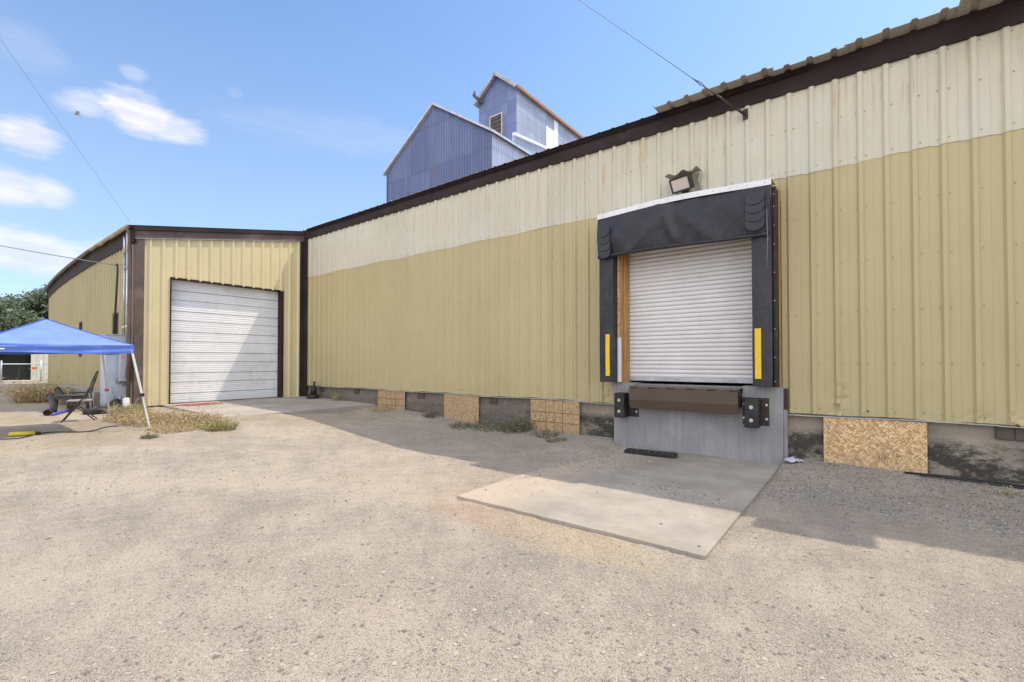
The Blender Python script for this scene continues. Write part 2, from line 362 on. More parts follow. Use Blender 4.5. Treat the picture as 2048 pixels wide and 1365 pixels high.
def ground_mat():
    m, g, b = new_mat('gravelly_dirt'); p = g.pos(); o = g.sep(p); x, y = o[0], o[1]
    A = g.noise(p, .45, 6, .62); B = g.noise(p, 1.7, 5, .65); Cn = g.noise(p, 7, 4, .65)
    dust = (.532, .456, .362); grav = (.42, .368, .306)
    k = g.m('ADD', g.m('MULTIPLY', A, .5), g.m('MULTIPLY', B, .35)); k = g.m('ADD', k, g.m('MULTIPLY', Cn, .15))
    # grey gravel strip near the warehouse wall and to its right
    wall = g.m('ADD', g.sm(y, 5.0, 8.2, 0, .07), g.sm(x, -1.3, .4, 0, .05))
    # worn wheel tracks curving across the yard towards the annex door
    rad = g.vm('ADD', p, (-9.0, 12.0, 0.0)); ro = g.sep(rad); dist = g.m('SQRT', g.m('ADD', g.m('MULTIPLY', ro[0], ro[0]), g.m('MULTIPLY', ro[1], ro[1])))
    dist = g.m('ADD', dist, g.m('MULTIPLY', g.m('SUBTRACT', B, .5), .5)); tw_ = None
    for rr_ in (17.6, 19.25, 21.6, 23.3):
        b1 = g.sm(g.m('ABSOLUTE', g.m('SUBTRACT', dist, rr_)), .34, .10); tw_ = b1 if tw_ is None else g.m('MAXIMUM', tw_, b1)
    kk = g.m('ADD', g.m('SUBTRACT', k, wall), g.m('MULTIPLY', tw_, .055))
    kk = g.m('ADD', kk, g.m('MULTIPLY', g.m('SUBTRACT', g.noise(p, 22, 4, .7), .5), .16))
    colr = g.mix(g.sm(kk, .36, .62), grav, dust)
    # reddish sand in front of the slab
    rx = g.m('DIVIDE', g.m('ADD', x, 2.7), 1.6); ry = g.m('DIVIDE', g.m('SUBTRACT', y, g.m('ADD', 3.85, g.m('MULTIPLY', g.m('ADD', x, 3.0), -.05))), .42)
    rr = g.m('ADD', g.m('ADD', g.m('MULTIPLY', rx, rx), g.m('MULTIPLY', ry, ry)), g.m('MULTIPLY', g.m('SUBTRACT', B, .5), 1.8))
    colr = g.mix(g.m('MULTIPLY', g.sm(rr, 1.2, .4), .75), colr, g.mix(g.sm(x, -3.4, -2.2), (.50, .365, .25), (.56, .45, .30)))
    colr = g.mix(g.m('MULTIPLY', g.sm(g.noise(p, .8, 4, .6, .5), .52, .72), .35), colr, (.46, .36, .26))
    lfm = g.m('MULTIPLY', g.m('MULTIPLY', g.sm(g.m('ADD', x, g.m('MULTIPLY', g.m('SUBTRACT', B, .5), .9)), -5.0, -4.2), g.sm(x, -2.0, -3.4)), g.m('MULTIPLY', g.sm(y, 3.5, 4.3), g.sm(y, 6.4, 5.2)))
    colr = g.mix(g.m('MULTIPLY', lfm, .6), colr, (.54, .435, .32))
    # dried grass / straw tone on the far left
    stm = g.m('MULTIPLY', g.sm(x, -8.5, -11.5), g.sm(g.noise(p, 1.2, 5, .7), .38, .6)); colr = g.mix(g.m('MULTIPLY', stm, .6), colr, (.45, .35, .19))
    st2 = g.m('MULTIPLY', g.sm(g.noise(g.scale(p, (1, 1, 1)), 2.6, 5, .75), .62, .7), .4); colr = g.mix(st2, colr, (.52, .43, .24))
    # grains
    f1 = g.noise(p, 120, 3, .7); f2 = g.noise(p, 38, 4, .7); f3 = g.noise(p, 300, 2, .6)
    gr = g.m('ADD', g.m('MULTIPLY', f1, .5), g.m('ADD', g.m('MULTIPLY', f2, .25), g.m('MULTIPLY', f3, .25)))
    rough_amt = g.sm(k, .62, .38, .55, 1.0)
    colr = g.mix(g.m('MULTIPLY', g.sm(gr, .56, .40), g.m('MULTIPLY', rough_amt, .5)), colr, (.20, .17, .14)); colr = g.mix(g.m('MULTIPLY', g.sm(gr, .54, .66), .45), colr, (.62, .56, .48))
    v = g.voro(p, 78, out='Color'); vd = g.voro(p, 78); r1, r2, r3 = g.sep(v)[:3]
    peb = g.m('MULTIPLY', g.sm(vd, .42, .30), g.m('GREATER_THAN', r1, g.sm(k, .38, .62, .62, .9)))
    colr = g.mix(g.m('MULTIPLY', peb, .6), colr, g.mix(r2, (.17, .15, .13), (.46, .40, .335)))
    pq = g.vm('ADD', p, g.scale(g.noise(p, 60, 2, .5, 0, 1), (.012, .012, .012)))
    s1 = g.voro(pq, 140, out='Color'); d1 = g.voro(pq, 140); q1, q2, q3 = g.sep(s1)[:3]
    grain_shade = g.m('MULTIPLY', g.sm(d1, .50, .34), g.m('LESS_THAN', q1, g.sm(g.m('ADD', k, g.m('MULTIPLY', g.m('SUBTRACT', Cn, .5), .5)), .62, .34, .16, .55)))  # dark specks: shadows of fine grains put into the colour
    colr = g.mix(g.m('MULTIPLY', grain_shade, .5), colr, g.mix(q2, (.15, .13, .11), (.30, .26, .22)))
    h = g.m('ADD', g.m('ADD', g.m('MULTIPLY', peb, .6), g.m('MULTIPLY', grain_shade, -.5)), g.m('ADD', g.m('MULTIPLY', f1, 1.0), g.m('MULTIPLY', f2, 1.2)))
    nr = g.bump(h, .95, .014)
    fin(g, b, colr, .92, 0, nr, .15); return m
M_ground = ground_mat()

# ------------------------------------------------------------------ ground height
DW = 8.65             # plane of the warehouse wall
def gz(x, y, fine=True):
    x = np.asarray(x, float); y = np.asarray(y, float)
    z = -.035 + .40 * sst((-6.2 - x) / 5.6) * (1 - .5 * sst((y - 4.3) / 3.8) * sst((x + 16.5) / 1.5))
    z = z + .10 * sst((-16.5 - x) / 12)
    z = z + .10 * sst((y - 7.5) / 1.0) * (1 - sst((x + 4.1) / .35) * sst((-.95 - x) / .25))
    z = z + .075 * np.exp(-(((x + 4.3) / .75) ** 2 + ((y - 7.4) / 1.0) ** 2))
    z = z + .02 * sst((-3.2 - x) / 1.0) * sst((y - 3.6) / 2)
    z = z + .022 * sst((x + 1.2) / .3) * sst((y - 3.9) / .4)
    z = z + .05 * (vnoise(x * .35, y * .35, 3) - .5) * sst((4.0 - np.hypot(x + 2.5, y - 6.3)) / -3 + .5)
    if fine:
        z = z + .018 * (vnoise(x * 1.3, y * 1.3, 5) - .5) + .012 * (vnoise(x * 4, y * 4, 6) - .5) + .008 * (vnoise(x * 11, y * 11, 8) - .5) + .006 * (vnoise(x * 23, y * 23, 9) - .5)
    # below the slabs
    ins = sst((x + 3.98) / .04 ) * sst((-1.06 - x) / .04) * sst((y - 4.06) / .04)
    bare = sst((x + 4.1 - .9 * sst((y - 6.2) / 1.4) ) / .5)          # left rear of the slab stays under the gravel
    z = np.where((ins > .5), np.minimum(z, -.03 * bare + .02 * (1 - bare) + .012 * (vnoise(x * 9, y * 9, 12) - .3) * (1 - bare)), z)
    ins2 = (x > -18) & (x < -11.84) & (y > 4.44); z = np.where(ins2, z - .22, z)
    return z
def g1(x, y): return float(gz(np.array([x]), np.array([y]), False)[0])

def build_ground():
    def axis(lo, hi, step, lim, lead):
        fine = list(np.arange(lo, hi + 1e-6, step)); a = [lo]; st = step
        while a[-1] > -lim: st *= 1.25; a.append(a[-1] - st)
        b = [hi]; st = step
        while b[-1] < lim: st *= 1.25; b.append(b[-1] + st)
        return np.array(a[:0:-1] + fine + b[1:])
    X = axis(-15, 4.6, .045, 900, 0); Y = axis(.2, 8.9, .04, 900, 0)
    XX, YY = np.meshgrid(X, Y, indexing='ij'); Z = gz(XX, YY)
    far = np.hypot(XX, YY) > 60; Z = np.where(far, np.minimum(Z, .45), Z)
    nx, ny = len(X), len(Y)
    V = np.stack([XX, YY, Z], -1).reshape(-1, 3)
    i = np.arange(nx - 1)[:, None] * ny + np.arange(ny - 1)[None, :]
    F = np.stack([i, i + ny, i + ny + 1, i + 1], -1).reshape(-1, 4)
    me = bpy.data.meshes.new('ground'); me.vertices.add(len(V)); me.vertices.foreach_set('co', V.ravel())
    me.loops.add(F.size); me.loops.foreach_set('vertex_index', F.ravel().astype(np.int32))
    me.polygons.add(len(F)); me.polygons.foreach_set('loop_start', np.arange(0, F.size, 4, dtype=np.int32))
    me.polygons.foreach_set('use_smooth', np.ones(len(F), bool)); me.update(calc_edges=True); me.validate()
    me.materials.append(M_ground); o = bpy.data.objects.new('ground', me); col.objects.link(o); tag(o, kind='structure')
build_ground()

# ------------------------------------------------------------------ corrugated sheet
P = .3048
PROF = [(-.052, 0), (-.022, .033), (.024, .033), (.048, 0), (.145, 0), (.149, .003), (.159, .003), (.163, 0)]
PROF_ROOF = [(-.05, 0), (-.026, .036), (.026, .036), (.05, 0)]
def prof_points(s0, s1, phase=0.0, prof=PROF):
    out = []; k0 = math.floor((s0 - phase) / P) - 1; k1 = math.ceil((s1 - phase) / P) + 1
    L = [(phase + k * P + a, h) for k in range(k0, k1 + 1) for a, h in prof]; L.sort()
    def hh(s):
        for (a, ha), (b_, hb) in zip(L, L[1:]):
            if a <= s <= b_: return ha + (hb - ha) * (s - a) / max(1e-9, b_ - a)
        return 0
    out.append((s0, hh(s0))); out += [(a, h) for a, h in L if s0 + 1e-4 < a < s1 - 1e-4]; out.append((s1, hh(s1)))
    return out
def sheet(mb, s0, s1, zb, zt, place, phase=0.0, rows=5, prof=PROF, dent=.003, seed=1, dents=()):
    """zb, zt: number or function of s; place(s, h, z) -> xyz"""
    fb = zb if callable(zb) else (lambda s: zb); ft = zt if callable(zt) else (lambda s: zt)
    pts = prof_points(s0, s1, phase, prof); i0 = len(mb.v)
    S = np.array([p[0] for p in pts])
    for r in range(rows + 1):
        t = r / rows
        zz = np.array([fb(s) + (ft(s) - fb(s)) * t for s in S]); d = (vnoise(S * 2.2, zz * 1.3, seed) - .5) * 2 * dent
        for (s, h), z, dd in zip(pts, zz, d): mb.v.append(tuple(place(s, h + dd, z)))
    n = len(pts)
    for (dx_, dz_, rx_, rz_, am) in dents:
        for q in range(i0, i0 + n * (rows + 1)):
            v = mb.v[q]; w = math.exp(-((v[0] - dx_) / rx_) ** 2 - ((v[2] - dz_) / rz_) ** 2)
            if w > .03: mb.v[q] = (v[0] + am * .5 * w * (vn(v[2] * 14, v[0] * 3, 44) - .5), v[1] + am * w * (vn(v[0] * 18, v[2] * 16, 45) - .35), v[2])
    for r in range(rows):
        for k in range(n - 1): mb.face((i0 + r*n + k, i0 + r*n + k+1, i0 + (r+1)*n + k+1, i0 + (r+1)*n + k))
def screws(mb, s0, s1, zs, place, phase=0.0, off=.062, seed=0):
    rr = random.Random(seed); o = mb.cur; mb.cur = 1
    k0 = math.ceil((s0 - phase) / P); k1 = math.floor((s1 - phase) / P)
    for z in zs:
        for k in range(k0, k1 + 1):
            L = [off] if k % 3 else [off - .12, off]
            for a in L:
                s = phase + k * P + a + rr.uniform(-.006, .006); zz = z + rr.uniform(-.012, .012)
                if s0 + .02 < s < s1 - .02: mb.disc(place(s, .001, zz), Vector(place(s, .01, zz)) - Vector(place(s, 0, zz)), .0095, .005, 6)
    mb.cur = o

# ------------------------------------------------------------------ warehouse (long wall with the loading dock)
wh = thing('warehouse', (-2.5, DW, 0), 'long tan metal warehouse with faded white fibreglass upper band and loading dock opening', 'warehouse')
pl = lambda s, h, z: (s, DW - h, z)
PH = -.94                                     # rib phase
XR = 9.0
mb = MB()
sheet(mb, -15.74, -3.96, lambda s: .81 + .012 * math.sin(s * 1.9) + .006 * math.sin(s * 7), 4.66, pl, PH, 60, dents=[(-4.15, 1.0, .10, .16, .05), (-8.4, .92, .15, .10, .03), (-11.2, 1.1, .08, .10, .03), (-5.9, 1.0, .1, .08, .03), (-13.5, 1.2, .08, .08, .03)])
sheet(mb, -1.07, XR, lambda s: .81 + .010 * math.sin(s * 1.3 + 1) + .005 * math.sin(s * 6), 4.66, pl, PH, 60, seed=2, dents=[(-.32, 1.12, .05, .25, .06), (-.33, .9, .05, .1, .05), (.02, .90, .05, .05, .05), (1.15, .88, .08, .06, .06), (1.58, .90, .10, .08, .09), (.72, 1.2, .03, .1, .03), (3.1, 1.1, .1, .2, .05)])
sheet(mb, -3.96, -1.07, 4.25, 4.66, pl, PH, 1)
screws(mb, -15.7, -3.97, (.90, 1.60, 2.38, 3.14, 3.94), pl, PH, seed=1); screws(mb, -1.06, XR, (.90, 1.60, 2.38, 3.14, 3.94), pl, PH, seed=2)
mb.build('wall_panels', [M_tan, M_screw], wh)
for hx, hz in ((.02, .90), (-4.3, 2.9)):
    mb = MB(); mb.disc((hx, DW + .002, hz), (0, -1, 0), .016, .004, 9); mb.build('puncture', M_blackhole, wh)
mb = MB(); mb.grid(lambda u, v: (1.50 + .14 * u, DW - .012 - .07 * v * v * (1 + .4 * math.sin(u * 7)), .90 - .075 * v + .02 * math.sin(u * 9) * v), 8, 5); mb.grid(lambda u, v: (1.50 + .14 * u, DW - .009 - .07 * v * v * (1 + .4 * math.sin(u * 7)), .90 - .075 * v + .02 * math.sin(u * 9) * v), 8, 5, flip=True); mb.build('torn_tab', M_tan, wh)
mb = MB()
pl2 = lambda s, h, z: (s, DW - .006 - h, z)
sheet(mb, -15.74, XR, lambda s: 4.625 + .012 * math.sin(s * 3.1) + .010 * math.sin(s * 2 * math.pi / P), 6.0, pl2, PH, 5, dent=.004, seed=3)
screws(mb, -15.7, XR, (4.71, 5.38, 5.93), pl2, PH, seed=4)
mb.build('fibreglass_panels', [M_fib, M_screw], wh)
# foundation with vent blocks
mb = MB(); mb.box(-15.9, -3.9, DW + .06, DW + .4, -.5, .85); mb.box(-1.10, XR, DW + .06, DW + .4, -.5, .85)
def rough_wall(x0, x1):
    n = int((x1 - x0) / .06)
    def fn(u, v):
        x = x0 + (x1 - x0) * u; z = -.3 + 1.12 * v
        b_ = .022 * (vn(x * 2.3, z * 3, 21)) + .022 * vn(x * 9, z * 9, 22) * (1 if z < .55 else .3) + .01 * vn(x * 25, z * 25, 23)
        return (x, DW + .055 - b_ * (1 - .5 * (z > .58)), z)
    mb.grid(fn, n, 22, smooth=False)
rough_wall(-15.9, -3.93); rough_wall(-1.08, XR)
fo = mb.build('foundation', M_found, wh)
for x0 in (-12.9, -9.9, -7.3, -3.0 + 4.35, -14.9):
    mb = MB(); w = .34 if x0 > 0 else .24
    for k in range(2): mb.rbox(x0 + k * (w / 2 + .004), x0 + k * (w / 2 + .004) + w / 2, DW + .006, DW + .1, .62, .79, .012, 2, 'y')
    mb.build('vent_block', simple('vent_block', (.09, .075, .06), .9, bump=.4), wh)
for x0, x1 in ((-15.74, -3.96), (-1.07, XR)):
    mb = MB(); n = int((x1 - x0) / .3); pts = [(x0 + (x1 - x0) * i / n) for i in range(n + 1)]
    for a, b_ in zip(pts, pts[1:]):
        za = .80 + .012 * math.sin(a * 1.9) - .006 * random.random(); zb = .80 + .012 * math.sin(b_ * 1.9)
        mb.quad((a, DW - .045, za - .012), (b_, DW - .045, zb - .012), (b_, DW - .045, zb + .004), (a, DW - .045, za + .004))
        mb.quad((a, DW - .045, za - .012), (a, DW + .06, za - .012), (b_, DW + .06, zb - .012), (b_, DW - .045, zb - .012))
        mb.quad((a, DW - .045, za + .004), (b_, DW - .045, zb + .004), (b_, DW + .06, zb + .002), (a, DW + .06, za + .002))
    mb.build('base_flashing', M_flash, wh)
# fascia
mb = MB()
cuts = [-15.95, -12.8, -9.3, -5.4, -2.9, -.02, 3.0, 6.1, XR]
for i, (a, b_) in enumerate(zip(cuts, cuts[1:])):
    dz = random.uniform(-.006, .006); e = .006 * (i % 2); zt = 6.30
    L = [(-.044 - e, 5.975 + dz), (-.05 - e, 6.03), (-.05 - e, zt - .03), (-.058 - e, zt - .025), (-.058 - e, zt), (0, zt)]
    for (y0, z0), (y1, z1) in zip(L, L[1:]): mb.quad((a, DW + y0, z0), (b_ + .02, DW + y0, z0), (b_ + .02, DW + y1, z1), (a, DW + y1, z1))
    mb.quad((a, DW + L[0][0], L[0][1]), (a, DW, L[0][1]), (b_, DW, L[0][1]), (b_, DW + L[0][0], L[0][1]))
mb.build('fascia', M_brown, wh)
mb = MB()   # drip strip, ends short and bent
def strip(u, v):
    x = -15.6 + (14.95) * u; return (x, DW - .085 - .035 * v - .012 * vn(x * .8, 0, 31), 6.21 + .085 * math.sin(v * 1.5) + .012 * vn(x * .9, 3, 32))
mb.grid(strip, 60, 3); mb.grid(strip, 60, 3, flip=True)
mb.build('drip_strip', M_brown, wh)
# corner trim to the annex
mb = MB(); mb.rbox(-15.9, -15.70, DW - .075, DW, .38, 6.28, .012, 2); mb.rbox(-15.93, -15.86, DW - .24, DW - .07, .38, 6.26, .01, 2)
mb.build('corner_trim', M_brown, wh)
# roof
def overhang(x):
    if x < -3.06: return .10
    if x < -1.16: return .37
    if x < 1.02: return .30
    if x < 1.98: return .64
    return .22
mb = MB(); x = -16.0
RS = .083
edges = [-16.0, -13.26, -10.5, -7.77, -5.0, -3.06, -1.16, -.2, 1.02, 1.98, 4.6, XR + .2]
for i, (a, b_) in enumerate(zip(edges, edges[1:])):
    oh = overhang((a + b_) / 2) + random.uniform(-.012, .012); e = .004 * (i % 2); lift = .035 if oh > .3 else .0
    pts = prof_points(a, b_ + .04, PH, PROF_ROOF)
    rowsY = [DW - oh, DW - oh * .5, DW, DW + 5.5]
    i0 = len(mb.v)
    for t in (0, -.006):
        for yy in rowsY:
            for s, h in pts:
                w = lift * max(0, (DW - yy) / max(oh, .01)) * (.4 + .6 * vn(s * 2.0, 1, 40)) + .012 * (vn(s * 3, yy, 41) - .5) * (yy < DW)
                mb.v.append((s, yy, 6.305 + e + h + (yy - DW) * RS + w + t))
    n = len(pts)
    for lay in range(2):
        for r in range(3):
            for k in range(n - 1):
                q = [i0 + (lay*4 + r)*n + k, i0 + (lay*4 + r)*n + k+1, i0 + (lay*4 + r+1)*n + k+1, i0 + (lay*4 + r+1)*n + k]
                mb.face(q if lay == 0 else q[::-1])
    for k in range(n - 1): mb.face((i0 + k, i0 + 4*n + k, i0 + 4*n + k+1, i0 + k+1))
mb.build('roof', M_roof, wh)
mb = MB(); mb.box(-15.9, XR, DW + 5.5, DW + 5.52, 0, 6.7); mb.box(XR, XR + .03, DW, DW + 5.5, 0, 6.3); mb.box(-15.9, -15.87, DW + .1, DW + 5.5, 0, 6.2); mb.build('rear_wall', M_tan, wh)
# dock block
mb = MB()
dx0, dx1, dy = -3.95, -1.05, DW - .15
mb.box(dx0, -1.63, dy, DW + .6, -.3, 1.10)                       # lower part under the leveller
mb.box(-1.628, dx1, dy - .003, DW + .6, -.3, 1.225)
mb.box(dx0, -3.52, dy - .002, DW + .6, 1.102, 1.225)
mb.box(-3.518, -1.63, dy + .12, DW + .6, 1.102, 1.205)
mb.box(dx1 + .002, dx1 + .05, dy + .05, DW + .05, -.3, .86)
dk = mb.build('dock_wall', M_conc_dock, wh)
# rolling door
mb = MB(); z = 1.26; xs = (-3.72, -1.25); yy = DW + .10
mb.cur = 1; mb.rbox(xs[0], xs[1], yy - .025, yy + .01, z, z + .07, .006, 2, 'x'); mb.cur = 0; z += .07
rows = [(0, 0), (.010, -.012), (.035, -.018), (.060, -.014), (.072, -.004), (.074, .010), (.080, .010)]
top = 4.3
while z < top:
    for (a, ha), (b_, hb) in zip(rows, rows[1:]):
        nseg = 4
        for q in range(nseg):
            x0 = xs[0] + (xs[1] - xs[0]) * q / nseg; x1 = xs[0] + (xs[1] - xs[0]) * (q + 1) / nseg
            mb.quad((x0, yy + ha, z + a), (x1, yy + ha, z + a), (x1, yy + hb, z + b_), (x0, yy + hb, z + b_))
    z += .080
M_roll = simple('roller_slats', (.68, .66, .645), .4, .1, .05, 1.2, dirt=(.42, .38, .34), dirt_amt=.22, ds=1.5)
mb.build('rolling_door', [M_roll, simple('door_bottom_bar', (.45, .46, .48), .4, .3)], wh)
# timber jambs
mb = MB(); mb.box(-3.845, -3.80, DW - .2, DW + .11, 1.228, 4.3)
mb.cur = 1; mb.box(-3.798, -3.76, DW - .194, DW + .11, 1.228, 4.3); mb.box(-3.758, -3.715, DW - .11, DW + .12, 1.228, 4.3); mb.cur = 0
mb.box(-1.3, -1.2, DW - .1, DW + .11, 1.228, 4.3)
mb.cur = 1; mb.box(-1.10, -1.075, DW - .09, DW - .036, 1.228, 4.42)
mb.box(-3.9, -1.1, DW - .05, DW + .15, 4.2, 4.3)
mb.build('door_jamb', [M_osb, M_lumber], wh)
mb = MB(); mb.rbox(-3.843, -3.765, DW - .212, DW - .202, 1.24, 2.10, .004, 2, 'y'); mb.build('jamb_guard', M_white_trim, wh)
mb = MB(); mb.box(-1.04, -.99, DW - .06, DW - .035, .84, 1.2); mb.build('patch_strip', M_steel_dark, wh)

# ------------------------------------------------------------------ slabs
mb = MB()
def slab_top(u, v):
    x = -3.97 + 2.89 * u; y = 4.10 + 4.4 * v
    if 0 < u < 1 and v == 0: y += .012 * (vn(x * 6, 1, 51) - .5) * 2 + .03 * max(0, vn(x * 21, 2, 52) - .72)
    return (x, y, .0 + .004 * (vn(x * 2, y * 2, 50) - .5))
mb.grid(slab_top, 144, 20)
fr = [slab_top(i / 144, 0) for i in range(145)]
for a, b_ in zip(fr, fr[1:]): mb.quad((a[0], a[1] + .006, -.12), (b_[0], b_[1] + .006, -.12), b_, a)
mb.quad((-1.08, 4.10, -.1), (-1.08, 8.5, -.1), (-1.08, 8.5, 0), (-1.08, 4.10, 0)); mb.quad((-3.97, 8.5, -.1), (-3.97, 4.1, -.1), (-3.97, 4.1, 0), (-3.97, 8.5, 0))
o = mb.build('dock_slab', M_conc_slab); tag(o, kind='structure')
mb = MB()
def pad(u, v):
    x = -15.95 + 4.15 * u; y = 4.45 + 4.25 * v + (.02 * vn(x * 3, 0, 55) if v == 0 else 0); return (x, y, .41 - .07 * u + .003 * vn(x * 3, y * 3, 54))
mb.grid(pad, 30, 30)
e = [pad(1, i / 30) for i in range(31)]
for a, b_ in zip(e, e[1:]): mb.quad((a[0], a[1], -.1), (b_[0], b_[1], -.1), b_, a)
e = [pad(i / 30, 0) for i in range(31)]
for a, b_ in zip(e, e[1:]): mb.quad((a[0], a[1], .0), (b_[0], b_[1], .0), b_, a)
o = mb.build('annex_slab', M_conc_pad); tag(o, kind='structure')

# ------------------------------------------------------------------ annex (projecting bay)
XB = -15.9
an = thing('side_annex', (XB, 6, .4), 'projecting tan metal annex with brown trim and white overhead door', 'building')
def ztop(y): return 5.35 + (6.27 - 5.35) * (y - 3.83) / (DW - 3.83)
plb = lambda s, h, z: (XB + h * 1.3, s, z)
PB = 4.144
mb = MB(); zt = lambda y: ztop(y) - .30
DY0, DY1, DZ = 4.61, 7.88, 4.04
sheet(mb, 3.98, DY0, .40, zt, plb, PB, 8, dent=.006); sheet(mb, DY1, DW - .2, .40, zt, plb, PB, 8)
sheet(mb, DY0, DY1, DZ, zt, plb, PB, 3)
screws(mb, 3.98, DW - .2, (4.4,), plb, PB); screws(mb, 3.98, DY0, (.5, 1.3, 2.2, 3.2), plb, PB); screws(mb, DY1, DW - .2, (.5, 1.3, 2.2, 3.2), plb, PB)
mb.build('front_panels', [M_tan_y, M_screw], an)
def Yw(x): return 3.83 + .72 * (max(0, XB - x) / 17.7) ** 2.2
pll = lambda s, h, z: (s, Yw(s) - h * 1.7, z)
mb = MB(); XE = -33.6; WINS = ((-18.05, -17.35), (-23.0, -22.42)); WZ = (1.80, 3.10)
segs = [(XE, WINS[1][0], .42, 4.95), (*WINS[1], .42, WZ[0]), (*WINS[1], WZ[1], 4.95), (WINS[1][1], WINS[0][0], .42, 4.95), (*WINS[0], .42, WZ[0]), (*WINS[0], WZ[1], 4.95), (WINS[0][1], -15.98, .42, 4.95)]
for a, b_, z0, z1 in segs: sheet(mb, a, b_, z0, z1, pll, 0, 6 if z1 - z0 > 3 else 2, dent=.006, seed=5)
screws(mb, -24, -16, (1.2, 2.6, 3.8), pll, 0)
mb.build('side_panels', [M_tan_l, M_screw], an)
for i, (a, b_) in enumerate(WINS):
    f = MB(); yw = Yw(a); t = .05
    for (x0, x1, z0, z1) in ((a, a + t, *WZ), (b_ - t, b_, *WZ), (a + t, b_ - t, WZ[0], WZ[0] + t), (a + t, b_ - t, WZ[1] - t, WZ[1])): f.box(x0, x1, yw - .05, yw + .08, z0, z1)
    w = f.build('window', M_brown_lt, an)
    f = MB(); f.box(a + t, b_ - t, yw + .02, yw + .03, WZ[0] + t, WZ[1] - t); gm, gg, gb = new_mat('dark_glass'); fin(gg, gb, (.02, .022, .025), .08); f.build('pane', gm, w)
    f = MB(); f.box((a + b_) / 2 - .012, (a + b_) / 2 + .012, yw - .0, yw + .018, WZ[0] + t, WZ[1] - t); f.build('mullion', M_brown_lt, w)
mb = MB()   # left fascia, bowed
n = 60
for i in range(n):
    xa = XE - .1 + (XB + .14 - XE + .1) * i / n; xb = XE - .1 + (XB + .14 - XE + .1) * (i + 1) / n
    L = [(-.075, 4.90), (-.08, 5.24), (-.11, 5.27), (-.11, 5.30)]
    for (y0, z0), (y1, z1) in zip(L, L[1:]): mb.quad((xa, Yw(xa) + y0, z0), (xb, Yw(xb) + y0, z0), (xb, Yw(xb) + y1, z1), (xa, Yw(xa) + y1, z1))
    mb.quad((xa, Yw(xa), 4.90), (xb, Yw(xb), 4.90), (xb, Yw(xb) - .075, 4.90), (xa, Yw(xa) - .075, 4.90))
mb.build('side_fascia', M_brown, an)
mb = MB(); pts = []     # battered gutter
def gut(u, v):
    x = XE - .15 + (XB + .1 - XE + .15) * u; a = math.pi * (1.0 + 1.0 * v); w = .02 * (vn(x * 1.1, 0, 61) - .5) + .012 * (vn(x * 4, 0, 62) - .5)
    return (x, Yw(x) - .17 + math.cos(a) * .06 + w, 5.35 + math.sin(a) * .075 * (.7 + .6 * vn(x * 1.7, 5, 63)) + w * 1.6)
gsp = .74
for a_, b_, m_ in ((gsp, 1, M_gutter), (0, gsp, M_brown_lt)):
    mb = MB(); f = lambda u, v: gut(a_ + (b_ - a_) * u, v)
    mb.grid(f, 60, 6); mb.grid(lambda u, v: tuple(np.array(f(u, v)) + (0, 0, .006)), 60, 6, flip=True); mb.build('gutter', m_, an)
# front fascia sloping with the roof: two tiers
mb = MB()
def ft(y0, y1, o, za, zb, m):
    mb.cur = m
    P8 = [(XB - .02, y0, ztop(y0) + za), (XB + o, y0, ztop(y0) + za), (XB + o, y1, ztop(y1) + za), (XB - .02, y1, ztop(y1) + za),
          (XB - .02, y0, ztop(y0) + zb), (XB + o, y0, ztop(y0) + zb), (XB + o, y1, ztop(y1) + zb), (XB - .02, y1, ztop(y1) + zb)]
    i = len(mb.v); mb.v += P8
    for f in ((3, 2, 1, 0), (4, 5, 6, 7), (0, 1, 5, 4), (1, 2, 6, 5), (2, 3, 7, 6), (3, 0, 4, 7)): mb.face([i + k for k in f])
ft(3.78, 6.1, .060, -.325, -.118, 1); ft(6.105, DW - .05, .064, -.325, -.118, 1)
ft(3.74, DW - .05, .115, -.115, .0, 0); ft(3.78, DW - .06, .075, -.34, -.327, 2)
mb.build('front_fascia', [M_brown, M_brown_lt, M_flash], an)
mb = MB(); mb.rbox(XB - .16, XB + .05, 3.80, 4.0, .42, 5.03, .01, 2); mb.build('corner_trim', M_brown_lt, an)
mb = MB(); mb.tube([(XB - .05, 3.64, 5.3), (XB - .05, 3.68, 5.1), (XB - .05, 3.70, 4.6), (XB - .03, 3.70, 3.2), (XB - .05, 3.71, 2.2), (XB - .05, 3.70, .5)], .045, 8)
mb.build('downspout', M_brown_lt, an)
mb = MB()   # roof
sec = [(3.70, ztop(3.70) + .012), (DW, ztop(DW) + .02), (14.2, 6.9), (20.0, 6.0)]
def rf(u, v):
    x = XE - .2 + (XB + .09 - XE + .2) * u; k = v * 3; i = min(2, int(k)); f = k - i
    y = sec[i][0] + (sec[i+1][0] - sec[i][0]) * f; y0 = y + (Yw(x) - 3.83 if v == 0 else 0)
    return (x, y0 - (.08 if v == 0 else 0), sec[i][1] + (sec[i+1][1] - sec[i][1]) * f)
mb.grid(rf, 40, 3, smooth=False)
mb.quad((XE, 20, 0), (XB, 20, 0), (XB, 20, 6), (XE, 20, 6)); mb.quad((XE - .02, Yw(XE), 0), (XE - .02, 20, 0), (XE - .02, 20, 6), (XE - .02, Yw(XE), 5.2))
mb.build('roof', M_roof, an)
